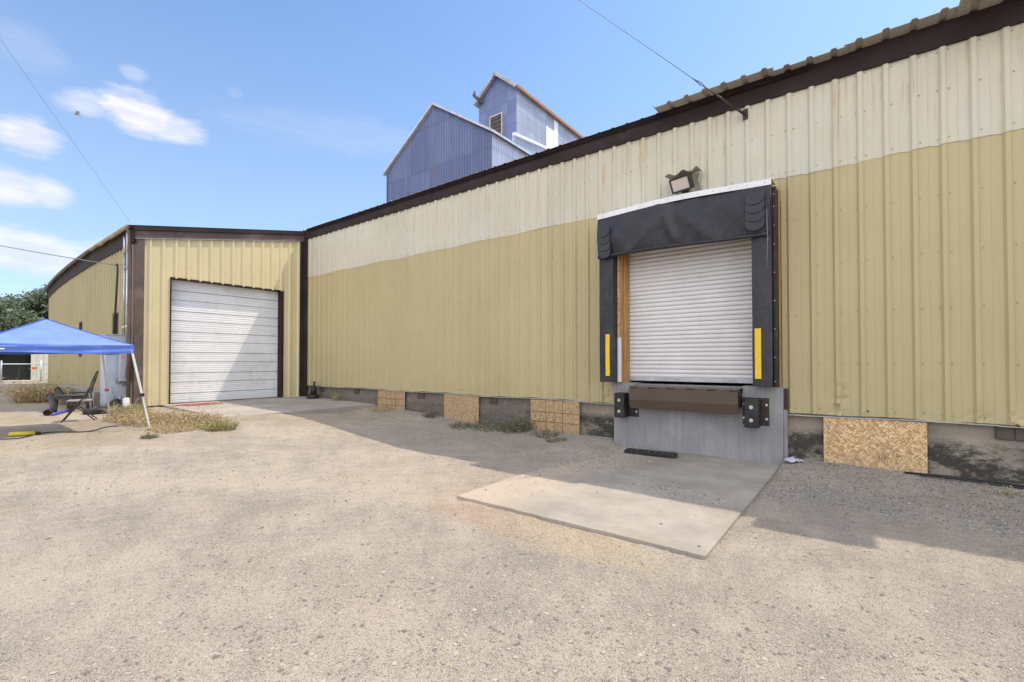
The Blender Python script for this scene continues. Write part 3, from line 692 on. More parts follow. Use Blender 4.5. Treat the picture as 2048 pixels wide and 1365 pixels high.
# door opening trim, door
mb = MB()
mb.box(XB - .24, XB + .037, DY1 - .09, DY1 - .002, .41, DZ - .004); mb.box(XB - .24, XB + .036, DY0 + .002, DY0 + .028, .41, DZ - .004); mb.box(XB - .24, XB + .038, DY0 + .002, DY1 - .002, DZ - .002, DZ + .035)
mb.build('door_frame', M_brown, an)
mb = MB(); XD = XB - .20; z0, z1 = .42, DZ + .02
zz = [z0]; nsec = 6; H = (z1 - z0) / nsec; L = []
for sct in range(nsec):
    b0 = z0 + sct * H
    L += [(b0, -.012), (b0 + .012, .0)]
    for k in range(1, 9):
        zc = b0 + .012 + (H - .02) * k / 9
        deep = .016 if k == 4 else .0035
        L += [(zc - .016, 0), (zc - .006, -deep), (zc + .006, -deep), (zc + .016, 0)]
    L += [(b0 + H - .008, 0)]
L.append((z1, -.012)); S = 12
for (za, ha), (zb, hb) in zip(L, L[1:]):
    for q in range(S):
        ya = DY0 + .03 + (DY1 - DY0 - .12) * q / S; yb = DY0 + .03 + (DY1 - DY0 - .12) * (q + 1) / S
        w = lambda y, z: .004 * (vn(y * 1.4, z * 1.4, 71) - .5)
        mb.quad((XD + ha + w(ya, za), ya, za), (XD + ha + w(yb, za), yb, za), (XD + hb + w(yb, zb), yb, zb), (XD + hb + w(ya, zb), ya, zb))
M_ohd = simple('overhead_door', (.76, .76, .755), .38, .05, .05, 1.0, .15, 6, dirt=(.50, .46, .40), dirt_amt=.35, ds=1.4)
od = mb.build('overhead_door', M_ohd, an); M_seam = simple('door_seam', (.24, .24, .24), .7)
mb = MB()
for k in range(nsec):
    mb = MB(); mb.box(XD - .013, XD + .001, DY0 + .03, DY1 - .09, z0 + k * H - .005, z0 + k * H + .004); mb.build('seam_strip', M_seam, od)
    zc = z0 + k * H + .012 + (H - .02) * 4 / 9; mb = MB(); mb.box(XD - .018, XD - .006, DY0 + .03, DY1 - .09, zc - .003, zc + .003); mb.build('seam_strip', M_seam, od)
mb = MB(); mb.box(XD - .03, XD + .02, DY0 + .03, DY1 - .09, .385, .425); mb.build('bottom_seal', simple('door_seal', (.2, .12, .09), .8), od)

# ------------------------------------------------------------------ dock shelter
YS = DW - .42
sh = thing('dock_shelter', (-2.6, YS, 1.24), 'black vinyl dock shelter with sagging head curtain framing the rolling door', 'dock shelter')
def pad_mesh(x0, x1, yb, seed):
    mb = MB()
    def fr(u, v):
        x = x0 + (x1 - x0) * u; z = 1.24 + 2.75 * v
        return (x, YS + .02 - .018 * math.sin(math.pi * u) - .02 * (vn(x * 5, z * 2.2 + seed, 80) - .5), z)
    mb.grid(fr, 8, 40)
    def side(xx, flip):
        mb.grid(lambda u, v: (xx + .008 * (vn(u * 3, v * 9 + seed, 81) - .5) * (0 < u < 1), YS + .02 + (yb - YS - .02) * u - (.02 * (vn(xx * 5, (1.24 + 2.75 * v) * 2.2 + seed, 80) - .5) if u == 0 else 0), 1.24 + 2.75 * v), 4, 40, flip=flip)
    side(x0, True); side(x1, False)
    mb.quad((x0, YS + .02, 1.24), (x0, yb, 1.24), (x1, yb, 1.24), (x1, YS + .02, 1.24))
    return mb
lp = pad_mesh(-4.13, -3.85, DW - .035, 0).build('side_pad', M_vinyl, sh)
rp = pad_mesh(-1.436, -1.157, DW - .035, 7).build('side_pad', M_vinyl, sh)
for par, x0, x1 in ((lp, -3.985, -3.905), (rp, -1.395, -1.305)):
    mb = MB(); mb.grid(lambda u, v: (x0 + (x1 - x0) * u, YS - .014 - .018 * (vn((x0) * 5, (1.36 + .8 * v) * 2.2, 80) - .5) * .3 - .008, 1.36 + .8 * v), 1, 10)
    mb.box(x0 + .002, x1 - .002, YS - .02, YS + .01, 1.362, 2.158)
    mb.build('guide_strip', M_yellow, par)
mb = MB(); mb.rbox(-1.152, -1.105, YS + .12, DW - .035, 1.24, 4.42, .006, 2); mb.cur = 1
for z in (1.32, 1.7, 2.15, 2.6, 3.05, 3.5, 3.8, 4.1, 4.3): mb.disc((-1.13, YS + .119, z), (0, -1, 0), .009, .006, 6)
mb.build('side_flange', [M_black_rub, M_galv], sh)
CX0, CX1 = -4.135, -1.15
def crown(x): return .055 * math.sin(math.pi * (x - CX0) / (CX1 - CX0)) ** 1.3
mb = MB()
def curt(u, v):
    x = CX0 + (CX1 - CX0) * u; zt = 4.42 + crown(x); zb = 3.67 + .02 * math.sin(5 * u); z = zb + (zt - zb) * v
    fold = .035 * math.exp(-((x + 2.78 + .25 * (v - .6)) / .07) ** 2) * math.sin(math.pi * min(1, v * 1.2)) + .03 * math.exp(-((x + 3.5 - .9 * v) / .12) ** 2) * (1 - v) + .028 * math.exp(-((x + 2.0 + .8 * v) / .14) ** 2) * (1 - v)
    y = YS - .03 - .045 * math.sin(math.pi * v) - fold * 1.6 - .04 * (vn(x * 2.6 + z * 1.5, z * 2, 85) - .5) - .018 * (vn(x * 7 - z * 4, z * 5, 86) - .5)
    return (x, y, z)
mb.grid(curt, 90, 26)
mb.grid(lambda u, v: (CX1, YS - .03 + (DW - .04 - YS + .03) * u, 3.9 + .52 * v), 3, 3); mb.grid(lambda u, v: (CX0, YS - .03 + (DW - .04 - YS + .03) * u, 3.67 + .75 * v), 3, 3, flip=True)
cu = mb.build('head_curtain', M_vinyl, sh)
mb = MB(); N = 24
mb.tube([(CX0 + .01 + (CX1 - CX0 - .04) * i / N, YS - .035 - .006 * math.sin(i), 3.665 + .02 * math.sin(5 * i / N)) for i in range(N + 1)], .034, 10); mb.build('bottom_roll', M_vinyl, cu)
mb = MB()
xx = [CX0 - .005 + (CX1 - CX0 + .015) * i / 16 for i in range(17)]
for a, b_ in zip(xx, xx[1:]):
    ca, cb = crown(a) if a > CX0 else 0, crown(min(b_, CX1 - 1e-4)); y0 = YS - .05
    mb.quad((a, y0, 4.405 + ca), (b_, y0, 4.405 + cb), (b_, y0, 4.50 + cb), (a, y0, 4.50 + ca))
    mb.quad((a, y0, 4.50 + ca), (b_, y0, 4.50 + cb), (b_, DW - .03, 4.53 + cb), (a, DW - .03, 4.53 + ca))
    mb.quad((a, y0 + .004, 4.50 + ca), (a, y0 + .004, 4.405 + ca), (b_, y0 + .004, 4.405 + cb), (b_, y0 + .004, 4.50 + cb))
mb.cur = 1
for i in range(12): x = CX0 + .1 + i * .255; mb.disc((x, y0 - .001, 4.45 + crown(x)), (0, -1, 0), .007, .004, 6)
mb.build('metal_trim', [M_white_trim, M_screw], cu)
M_flap = simple('wear_pleat', (.026, .026, .036), .42, 0, .2, 6, dirt=(.1, .09, .08), dirt_amt=.3)
for x0, x1, n, zt in ((-4.09, -3.84, 4, 4.24), (-1.50, -1.23, 4, 4.33)):
    for k in range(n):
        mb = MB(); zb = zt - .22 - .135 * k; h0 = zt - .02 - .135 * k if k else zt; w = x1 - x0; yq = YS - .095 - .010 * (n - k)
        pts = [(x0, h0 + (.06 if k else 0)), (x1, h0 + (.06 if k else 0))] + [(x0 + w / 2 + w / 2 * math.cos(R(t)), zb + .10 - .10 * math.sin(R(t))) for t in range(0, 181, 15)]
        def yy_(z): return yq - .012 * max(0, (h0 - z)) / .2
        i = len(mb.v); mb.v += [(a, yy_(b_), b_) for a, b_ in pts]; m_ = len(pts); mb.v += [(a, yy_(b_) + .005, b_) for a, b_ in pts]
        mb.face(list(range(i, i + m_))[::-1]); mb.face(list(range(i + m_, i + 2 * m_)))
        for q in range(m_): mb.face((i + q, i + (q + 1) % m_, i + m_ + (q + 1) % m_, i + m_ + q))
        mb.build('wear_pleat', M_flap, cu)
for x, z0, z1 in ((-1.20, 4.02, 3.1), (-4.15, 4.0, 3.35)):
    mb = MB(); mb.tube([(x, YS - .09, z0), (x + .008, YS - .085, (z0 + z1) / 2), (x - .004 * 2, YS - .06, z1)], .0045, 5); mb.build('pull_cord', simple('grey_cord', (.25, .25, .27), .7), sh)

# ------------------------------------------------------------------ dock leveller
lv = thing('dock_leveller', (-2.56, dy, 1.1), 'brown diamond plate dock leveller lip hanging below the rolling door', 'dock leveller')
def diamond():
    m, g, b = new_mat('brown_diamond_plate'); p = g.pos(); o = g.sep(p)
    a = g.m('ADD', o[0], o[2]); c = g.m('SUBTRACT', o[0], o[2])
    wa = g.m('ABSOLUTE', g.m('SUBTRACT', g.m('FRACT', g.m('MULTIPLY', a, 22)), .5)); wc = g.m('ABSOLUTE', g.m('SUBTRACT', g.m('FRACT', g.m('MULTIPLY', c, 22)), .5))
    ln = g.m('MAXIMUM', g.m('MULTIPLY', g.sm(wa, .12, .04), g.sm(wc, .2, .4)), g.m('MULTIPLY', g.sm(wc, .12, .04), g.sm(wa, .2, .4)))
    colr = g.mix(g.noise(p, 3, 4), (.075, .047, .034), (.11, .075, .055)); colr = g.mix(g.m('MULTIPLY', ln, .5), colr, (.17, .12, .09))
    fin(g, b, colr, .5, .15, g.bump(ln, .8, .004)); return m
M_dia = diamond()
LX0, LX1 = -3.50, -1.645; yf = dy - .31
mb = MB()
def lip(u, v):
    z = 1.155 - .385 * v; y = yf + (.0 if v < .58 else .045 * (v - .58) / .42); return (LX0 + (LX1 - LX0) * u + (.02 * (v > .5)) * 0, y, z)
mb.grid(lambda u, v: lip(u, v * .58), 2, 2, False, True); mb.grid(lambda u, v: lip(u, .58 + .42 * v), 2, 2, False, True)
mb.grid(lambda u, v: tuple(np.array(lip(u, v)) + (0, .012, 0)), 2, 10, False)
for X_ in (LX0, LX1): mb.quad((X_, yf, 1.155), (X_, yf + .012, 1.155), (X_, yf + .05, .77), (X_, yf + .04, .77))
mb.build('lip_plate', M_dia, lv)
mb = MB(); mb.box(LX0, LX1 + .0, yf + .0, dy + .12, 1.168, 1.185); mb.box(LX0 + .02, LX1 - .02, yf + .014, dy + .1, 1.13, 1.166)
mb.build('deck_plate', simple('worn_deck', (.16, .14, .12), .6, .3, .2, 6, .3, 40, dirt=(.07, .05, .04), dirt_amt=.5), lv)
for k in range(6): mb = MB(); x = LX0 + .03 + k * .34; mb.tube([(x, yf - .004, 1.160), (x + .12, yf - .004, 1.160)], .011, 8); mb.build('hinge', M_steel_dark, lv)
for xa, xb in ((LX1 - .03, LX1 + .008), (LX0 - .008, LX0 + .03)): mb = MB(); mb.box(xa, xb, yf + .05, dy - .001, .88, 1.125); mb.build('support_bracket', M_steel_dark, lv)

# ------------------------------------------------------------------ bumpers
for (x0, x1, px0, px1, lab) in ((-3.83, -3.625, -3.80, -3.44, 'black rubber dock bumper left of the brown leveller lip'), (-1.565, -1.36, -1.63, -1.24, 'black rubber dock bumper right of the brown leveller lip')):
    bp = thing('dock_bumper', ((x0 + x1) / 2, dy, .57), lab, 'dock bumper', 'bumpers on the loading dock')
    mb = MB(); mb.rbox(x0, x1, dy - .26, dy - .02, .57, 1.035, .02, 3, 'z'); mb.build('rubber_block', M_black_rub, bp)
    mb = MB(); mb.box(px0, px1, dy - .012, dy - .004, .59 if x0 > -2 else .58, 1.04 if x0 > -2 else .80); mb.build('mounting_plate', M_steel_dark, bp)
    for z in (.69, .90):
        mb = MB(); mb.disc(((x0 + x1) / 2, dy - .2585, z), (0, -1, 0), .030, .003, 12); mb.disc(((x0 + x1) / 2, dy - .2615, z), (0, -1, 0), .016, .012, 6); mb.build('bolt', M_bolt, bp)
    for (x, z) in ([(px1 - .035, .70), (px1 - .035, .93), (px0 + .02, .70), (px0 + .02, .93)] if x0 > -2 else [(px1 - .035, .68)]):
        mb = MB(); mb.disc((x, dy - .012, z), (0, -1, 0), .020, .018, 8); mb.build('bolt', M_galv, bp)

# ------------------------------------------------------------------ rubber step lying on the slab
rt = thing('rubber_ramp', (-3.0, 7.95, .005), 'black ribbed rubber bumper strip lying flat on the concrete slab', 'rubber strip')
Mr = Matrix.Translation((-3.0, 7.93, .004)) @ Matrix.Rotation(R(4), 4, 'Z')
mb = MB(); mb.rbox(-.44, .44, -.10, .10, 0, .055, .008, 2, 'x', Mr); mb.build('base', M_black_rub, rt)
for k in range(8):
    mb = MB(); mb.rbox(-.425 + k * .107, -.425 + k * .107 + .098, -.085, .08, .0555, .068, .004, 2, 'x', Mr)
    mb.build('rib', M_black_rub, rt)
for k in range(1, 8):
    mb = MB(); mb.box(-.425 + k * .107 - .006, -.425 + k * .107 - .003, -.09, .085, .0556, .069, Mr)
    mb.build('steel_spacer', M_galv, rt)

# ------------------------------------------------------------------ floodlight
fl = thing('floodlight', (-2.58, DW - .1, 4.66), 'square black floodlight mounted above the dock shelter under a bent metal hood', 'floodlight')
Mf = Matrix.Translation((-2.58, DW - .30, 4.80)) @ Matrix.Rotation(R(-14), 4, 'Z') @ Matrix.Rotation(R(28), 4, 'X')
mb = MB(); mb.rbox(-.19, .19, -.02, .09, -.13, .13, .02, 3, 'y', Mf)
for k in range(9): mb.box(-.15 + k * .036, -.142 + k * .036, .09, .13, -.10, .10, Mf)
mb.build('housing', simple('black_paint', (.02, .02, .022), .4), fl)
mb = MB()
for x0, x1, z0, z1 in ((-.19, -.16, -.13, .13), (.16, .19, -.13, .13), (-.16, .16, -.13, -.10), (-.16, .16, .10, .13)): mb.box(x0, x1, -.032, -.021, z0, z1, Mf)
mb.build('rim', simple('black_paint_rim', (.03, .03, .03), .35), fl)
mb = MB(); mb.box(-.158, .158, -.027, -.0205, -.098, .098, Mf); mb.build('lens', simple('frosted_lens', (.56, .50, .44), .15, 0, .05), fl)
mb = MB(); mb.bar((-2.58, DW - .03, 4.80), (-2.58, DW - .2, 4.80), .05); mb.box(-2.64, -2.52, DW - .06, DW - .035, 4.72, 4.90); mb.build('bracket', M_steel_dark, fl)
mb = MB()
def hood(u, v):
    x = -2.86 + .56 * u; return (x, DW - .02 - .30 * v, 5.03 + .03 * math.sin(u * 14) * v - .045 * v + .03 * u)
mb.grid(hood, 30, 4); mb.grid(lambda u, v: tuple(np.array(hood(u, v)) + (0, 0, .004)), 30, 4, flip=True)
mb.grid(lambda u, v: (-2.31 + .02 * math.sin(v * 9), DW - .03 - .2 * u * (1 - .5 * v), 5.02 - .32 * v), 4, 8); mb.grid(lambda u, v: (-2.306 + .02 * math.sin(v * 9), DW - .03 - .2 * u * (1 - .5 * v), 5.02 - .32 * v), 4, 8, flip=True)
mb.build('hood', simple('hood_metal', (.42, .40, .32), .5, .1, .2, 6, dirt=(.03, .03, .03), dirt_amt=.9, ds=5), fl)

# ------------------------------------------------------------------ boards over the vents
B = [(-11.63, -10.40, .17, 'small leftmost strand board panel with black grid lines beside the annex slab', True), (-8.82, -7.61, .07, 'plain strand board panel second from the left along the foundation', False),
     (-6.04, -4.79, .08, 'strand board panel with black grid lines behind the green weeds', True), (-.52, .676, .06, 'large clean strand board panel right of the loading dock', False)]
for x0, x1, z0, lab, grid_ in B:
    bd = thing('strand_board', ((x0 + x1) / 2, DW, z0), lab, 'board', 'boards over the foundation vents')
    tl = random.uniform(-.004, .004); mb = MB(); mb.box(x0, x1, DW - .030, DW - .014, z0 - .04, .785); mb.build('sheet', M_osb, bd)
    if grid_:
        mb = MB()
        for fx in (.33, .50, .67): mb.box(x0 + (x1 - x0) * fx - .004, x0 + (x1 - x0) * fx + .004, DW - .0325, DW - .031, z0 - .03, .78)
        for fz in (.32, .62): mb.box(x0 + .005, x1 - .005, DW - .034, DW - .0327, z0 + (.785 - z0) * fz - .004, z0 + (.785 - z0) * fz + .004)
        mb.build('printed_grid', simple('grid_ink', (.035, .03, .028), .8), bd)
    elif x0 > -2:
        mb = MB(); cx, cz = x0 + .70, z0 + .12
        for (a, b_, c, d) in ((cx - .05, cx + .07, cz + .0, cz + .004), (cx - .05, cx + .07, cz + .11, cz + .114), (cx - .05, cx - .046, cz, cz + .114), (cx + .066, cx + .07, cz, cz + .114),
                              (cx - .03, cx - .02, cz + .03, cz + .10), (cx - .005, cx + .005, cz + .02, cz + .10), (cx + .02, cx + .03, cz + .02, cz + .09), (cx + .04, cx + .05, cz + .04, cz + .10)):
            mb.box(a, b_, DW - .0325, DW - .031, c, d)
        mb.build('grade_stamp', simple('stamp_ink', (.13, .09, .06), .8), bd)

# ------------------------------------------------------------------ grain elevator
def siding_mat(name, c, pw=.75, ph=.93, line=.45, ax=0):
    m, g, b = new_mat(name); p = g.pos(); o = g.sep(p); s = o[ax]; z = o[2]
    iz = g.m('FLOOR', g.m('DIVIDE', z, ph)); sx = g.m('DIVIDE', s, pw); ix = g.m('FLOOR', sx)
    r = g.white(g.comb(ix, iz, 3.0)); colr = g.mix(r, c3(c, .86), c3(c, 1.12))
    n = g.noise(g.scale(p, (2, 2, .5)), 1.2, 5, .65); colr = g.mix(g.m('MULTIPLY', g.sm(n, .4, .7), .5), colr, c3(c, .75))
    fz = g.m('FRACT', g.m('DIVIDE', z, ph)); fx = g.m('FRACT', sx)
    l1 = g.m('LESS_THAN', fz, .045 * .93 / ph * (1 if ph < 2 else 2.2)); l2 = g.m('MULTIPLY', g.m('LESS_THAN', fx, .05), .6 if pw < 1.5 else .0)
    colr = g.mix(g.m('MULTIPLY', g.m('MAXIMUM', l1, l2), line), colr, c3(c, .35))
    rs_ = g.noise(g.scale(p, (1.6, 1.6, .22)), 1.0, 6, .7); colr = g.mix(g.m('MULTIPLY', g.sm(rs_, .56, .72), .45), colr, (.16, .13, .12)); lt = g.noise(g.scale(p, (2.5, 2.5, .12)), 1.3, 4, .7); colr = g.mix(g.m('MULTIPLY', g.sm(lt, .55, .7), .3), colr, c3(c, 1.5))
    fin(g, b, colr, .5, .35, None); return m
M_sid = siding_mat('weathered_steel_shaded', (.12, .15, .27), 2.0, 3.0, .35)  # dark copy for the gable: its shade is put into the colour
M_sid_x = siding_mat('weathered_steel_lit', (.42, .45, .56), 2.0, 3.0, .3, 1)  # pale copy of the same siding, with sunlight put into the colour
M_tow = siding_mat('tower_siding_shaded', (.16, .20, .35), .75, .93, .45)  # headhouse front: shade painted into a darker copy
M_tow_x = siding_mat('tower_siding_lit', (.40, .43, .51), .95, .93, .45, 1)  # headhouse flank: sunlight painted into a lighter copy
M_gtrim = simple('elevator_trim', (.55, .57, .62), .45, .2)
YE = 22.0
ge = thing('grain_elevator', (-23.6, YE, 0), 'tall blue grey corrugated steel grain elevator rising behind the warehouse roof', 'grain elevator')
def gable(mb, x0, x1, y, zbase, ze, zp, per=.2, amp=.018):
    n = int((x1 - x0) / (per / 4)); xm = (x0 + x1) / 2; i0 = len(mb.v)
    for k in range(n + 1):
        x = x0 + (x1 - x0) * k / n; h = amp * math.sin(2 * math.pi * x / per); zt = ze + (zp - ze) * (1 - abs(x - xm) / (xm - x0))
        mb.v += [(x, y - h, zbase), (x, y - h, zt)]
    for k in range(n): a = i0 + 2*k; mb.face((a, a+2, a+3, a+1))
def sidewall(mb, x, y0, y1, zb, zt, per=.2, amp=.018, sg=1):
    n = int((y1 - y0) / (per / 4)); i0 = len(mb.v)
    for k in range(n + 1):
        y = y0 + (y1 - y0) * k / n; h = amp * math.sin(2 * math.pi * y / per); mb.v += [(x + sg * h, y, zb), (x + sg * h, y, zt)]
    for k in range(n): a = i0 + 2*k; mb.face((a, a+2, a+3, a+1))
def gable_roof(name, par, x0, x1, y0, y1, ze, zp, ov, front_ov, th=.10, mats=None, ed=None):
    xm = (x0 + x1) / 2; sl = (zp - ze) / (xm - x0); mb = MB()
    for sg in (-1, 1):
        xe = x0 - ov if sg < 0 else x1 + ov; zee = ze - ov * sl
        A = [(xm, y0 - front_ov, zp), (xe, y0 - front_ov, zee), (xe, y1, zee), (xm, y1, zp)]; Bt = [(a, b_, c - th) for a, b_, c in A]
        i = len(mb.v); mb.v += A + Bt
        for f in ((0, 1, 2, 3), (7, 6, 5, 4), (0, 4, 5, 1), (2, 6, 7, 3)): mb.face([i + k for k in f])
        mb.cur = 1 if (sg > 0 and ed) else 0; mb.face([i + k for k in (1, 5, 6, 2)]); mb.cur = 0
    return mb.build(name, mats, par)
ex0, ex1 = -28.65, -18.35
ze, zp = 15.9, 19.35
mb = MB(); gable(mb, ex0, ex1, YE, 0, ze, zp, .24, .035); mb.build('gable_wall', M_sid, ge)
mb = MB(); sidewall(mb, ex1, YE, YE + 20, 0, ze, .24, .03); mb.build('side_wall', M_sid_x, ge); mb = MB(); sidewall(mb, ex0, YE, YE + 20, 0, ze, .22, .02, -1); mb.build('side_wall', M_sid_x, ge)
mb = MB(); mb.box(ex0, ex1, YE + 20, YE + 20.1, 0, ze); mb.build('rear_wall', M_sid, ge)
M_gr = simple('elevator_roof', (.50, .52, .56), .45, .3)
gable_roof('roof', ge, ex0, ex1, YE, YE + 20.2, ze + .22, zp + .14, .28, .22, .16, [M_gr, M_gr])
mb = MB(); mb.box(-19.9, -19.2, YE - .035, YE - .025, 12.1, 12.14); mb.box(-21.2, -20.2, YE - .05, YE - .03, 10.3, 13.0); mb.build('siding_patch', siding_mat('patched_siding', (.11, .14, .28), 5, 9, 0), ge)
mb = MB(); mb.box(ex0 - .02, ex0 + .1, YE - .06, YE - .03, 4, ze); mb.build('corner_flashing', M_sid, ge); mb = MB(); mb.box(ex1 - .1, ex1 + .03, YE - .06, YE - .03, 4, ze - .05); mb.build('corner_flashing', M_sid, ge)
YT = 28.9; tx0, tx1 = -25.52, -21.58; tze, tzp = 23.25, 24.95
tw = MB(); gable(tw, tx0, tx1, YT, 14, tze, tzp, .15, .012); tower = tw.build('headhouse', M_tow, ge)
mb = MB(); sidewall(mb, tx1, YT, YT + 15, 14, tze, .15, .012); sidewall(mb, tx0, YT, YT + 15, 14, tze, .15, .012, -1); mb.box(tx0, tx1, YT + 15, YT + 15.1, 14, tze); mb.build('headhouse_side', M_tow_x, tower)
M_hr = simple('headhouse_roof', (.42, .44, .47), .5, .3)
gable_roof('headhouse_roof', tower, tx0, tx1, YT, YT + 15.2, tze + .2, tzp + .14, .30, .38, .14, [M_hr, M_orange_wood], True)
mb = MB(); mb.box(tx1 + .27, tx1 + .33, YT - .36, YT + 15.2, tze - .28, tze - .06); mb.build('eave_board', M_orange_wood, tower)
mb = MB(); xm = (tx0 + tx1) / 2
for sg in (-1, 1): mb.bar((xm, YT - .36, tzp - .06), (xm + sg * 2.15, YT - .36, tze - .16), .05, .20)
mb.build('rake_board', simple('rake_board', (.38, .37, .38), .6), tower)
mb = MB(); wx0, wx1, wz0, wz1 = -24.55, -23.80, 18.9, 20.65
wx0, wx1 = YT * -.838, YT * -.7985
wz0, wz1 = 20.0, 21.6
for a, b_, c, d in ((wx0 - .1, wx0, wz0 - .1, wz1 + .1), (wx1, wx1 + .1, wz0 - .1, wz1 + .1), (wx0, wx1, wz1, wz1 + .1), (wx0, wx1, wz0 - .1, wz0)): mb.box(a, b_, YT - .07, YT + .02, c, d)
mb.build('window_frame', simple('old_white_wood', (.50, .47, .43), .7), tower)
mb = MB(); mb.box(wx0, wx1, YT - .02, YT - .016, wz0, wz1)
mb.cur = 1
for k in range(5): mb.box(wx0, wx1, YT - .035, YT - .021, wz0 + .12 + k * .33, wz0 + .17 + k * .33)
mb.build('window_louvre', [simple('window_dark', (.06, .045, .045), .7), simple('louvre_slat', (.19, .15, .13), .7)], tower)
mb = MB(); mb.bar((tx0 + .50, YT + .1, 23.10), (tx0 + .22, YT - .85, 23.45), .15, .18); mb.bar((tx0 + .24, YT - .8, 23.3), (tx0 + .24, YT - .8, 23.85), .1, .1); mb.disc((tx0 + .14, YT - .8, 23.52), (1, 0, 0), .16, .12, 10)
mb.build('hoist_beam', simple('hoist_wood', (.10, .09, .10), .7), tower)
# lower lean-to beside the headhouse
mb = MB(); mb.box(-21.5, -21.26, YT - .7, YT + 8, 14, 19.0)
i = len(mb.v); mb.v += [(-21.25, YT - .7, 14), (-21.25, YT + 8, 14), (-21.25, YT + 8, 19.95), (-21.25, YT - .7, 19.0)]; mb.face((i, i+1, i+2, i+3))
mb.build('lean_to', M_tow_x, tower)
mb = MB(); mb.bar((-21.2, YT - .9, 19.05), (-21.2, YT + 8, 20.15), .25, .22); mb.build('lean_to_roof_edge', M_white_trim, tower)
mb = MB()
mb.box(tx1 + .02, tx1 + .03, 33.1, 34.35, 17.5, 21.9); mb.box(tx1 + .035, tx1 + .045, 34.35, 35.0, 17.5, 22.9)
mb.build('bright_patch', simple('new_sheet', (.80, .82, .84), .35, .1, .03), tower)

# ------------------------------------------------------------------ wires
wg = thing('guy_wire', (-1.585, DW - .05, 5.83), 'steel guy wire with turnbuckle anchored to the wall above the dock', 'guy wire')
a = Vector((-1.585, DW - .05, 5.83)); dvec = Vector((-1.64, -2.6, 1.06))
mb = MB(); mb.tube([a + dvec * .36, a + dvec * .6, a + dvec * 11], .0045, 5); mb.build('strand', M_wire, wg)
mb = MB(); mb.tube([a, a + dvec * .06], .022, 8); mb.tube([a + dvec * .06, a + dvec * .2], .016, 8); mb.tube([a + dvec * .2, a + dvec * .29], .010, 6); mb.build('turnbuckle', M_steel_dark, wg)
mb = MB(); mb.tube([a + dvec * .28, a + dvec * .3 + Vector((0, 0, .03)), a + dvec * .36, a + dvec * .3 - Vector((0, 0, .02))], .008, 6)
mb.build('wire_grip', M_wire, wg); mb = MB()
for k in range(5): mb = MB(); q = a + dvec * (.34 + .018 * k); mb.tube([q + Vector((-.03, 0, .03 + .01 * (k % 2))), q, q + Vector((.035, 0, -.03))], .004, 4); mb.build('wire_tail', M_wire, wg)
mb = MB(); mb.box(a.x - .03, a.x + .05, DW - .055, DW - .036, 5.74, 5.92); mb.bar(a + Vector((0, -.03, .02)), a + Vector((.0, .03, -.02)), .05, .05); mb.build('anchor_plate', M_steel_dark, wg)
mb = MB(); c0 = Vector((-15.95, 3.75, 5.36)); d0 = Vector((2.5, -2.7, 2.73)); mb.tube([c0 + d0 * (t / 12 * 7) - Vector((0, 0, .25 * math.sin(math.pi * t / 12))) for t in range(13)], .0028, 4)
o = mb.build('overhead_wire', M_wire); tag(o, 'thin wire running from the annex roof corner up into the sky', 'wire')
sc = thing('service_cable', (-16.7, 3.6, 4.3), 'black electric service cable drooping to the annex wall and grey cabinet', 'cable')
far = Vector((-30.5, -2.96, 7.9)); near = Vector((-16.95, 3.62, 4.38))
mb = MB(); mb.tube([near.lerp(far, t / 20) - Vector((0, 0, .30 * math.sin(math.pi * t / 20))) for t in range(21)], .013, 6); mb.build('drop_line', simple('twisted_cable', (.22, .22, .22), .5, .3), sc)
mb = MB(); mb.tube([near, (-16.75, 3.60, 4.38), (-16.62, 3.58, 4.30), (-16.55, 3.57, 4.12), (-16.58, 3.56, 3.6), (-16.7, 3.56, 2.9), (-16.8, 3.56, 2.3)], .024, 8); mb.build('riser_cable', M_cable, sc)
mb = MB(); mb.tube([near, (-16.6, 3.7, 4.36), (-16.3, 3.78, 4.35)], .008, 5); mb.build('tie_wire', M_wire, sc)

# ------------------------------------------------------------------ cabinet, conduits, disconnect
gl = g1(-16.5, 3.4)
cb = thing('electrical_cabinet', (-16.5, 3.5, gl), 'tall pale grey electrical cabinet standing at the annex corner', 'cabinet')
mb = MB(); mb.rbox(-16.85, -16.32, 3.29, 3.76, gl + .13, 2.36, .012, 2); mb.build('body', M_grey_box, cb)
mb = MB(); mb.rbox(-16.318, -16.306, 3.31, 3.74, gl + .17, 2.22, .006, 2); mb.build('door', M_grey_box, cb)
mb = MB(); mb.box(-16.87, -16.29, 3.27, 3.775, 2.361, 2.385); mb.build('top_cap', M_grey_box, cb)
for y, z in ((3.55, 1.12), (3.68, 1.05)): mb = MB(); mb.rbox(-16.305, -16.25, y - .05, y + .05, z - .07, z + .07, .01, 2); mb.build('meter_box', simple('meter_grey', (.25, .26, .27), .5), cb)
for y in (3.32, 3.72): mb = MB(); mb.box(-16.8, -16.36, y - .025, y + .025, gl - .05, gl + .128); mb.build('leg', M_grey_box, cb)
mb = MB(); mb.tube([(-16.29, 3.40, .95), (-16.28, 3.42, .8), (-16.27, 3.5, .6), (-16.27, 3.5, gl)], .014, 6); mb.tube([(-16.27, 3.6, .7), (-16.27, 3.6, gl)], .018, 6); mb.build('earth_cable', M_galv, cb)
ds = thing('disconnect_switch', (-16.1, 3.66, 1.1), 'grey switch box with a side lever below the canopy corner', 'switch box')
mb = MB(); mb.rbox(-16.24, -16.06, 3.54, 3.77, 1.10, 1.86, .01, 2); mb.build('box', simple('box_grey', (.42, .45, .50), .4, .1), ds)
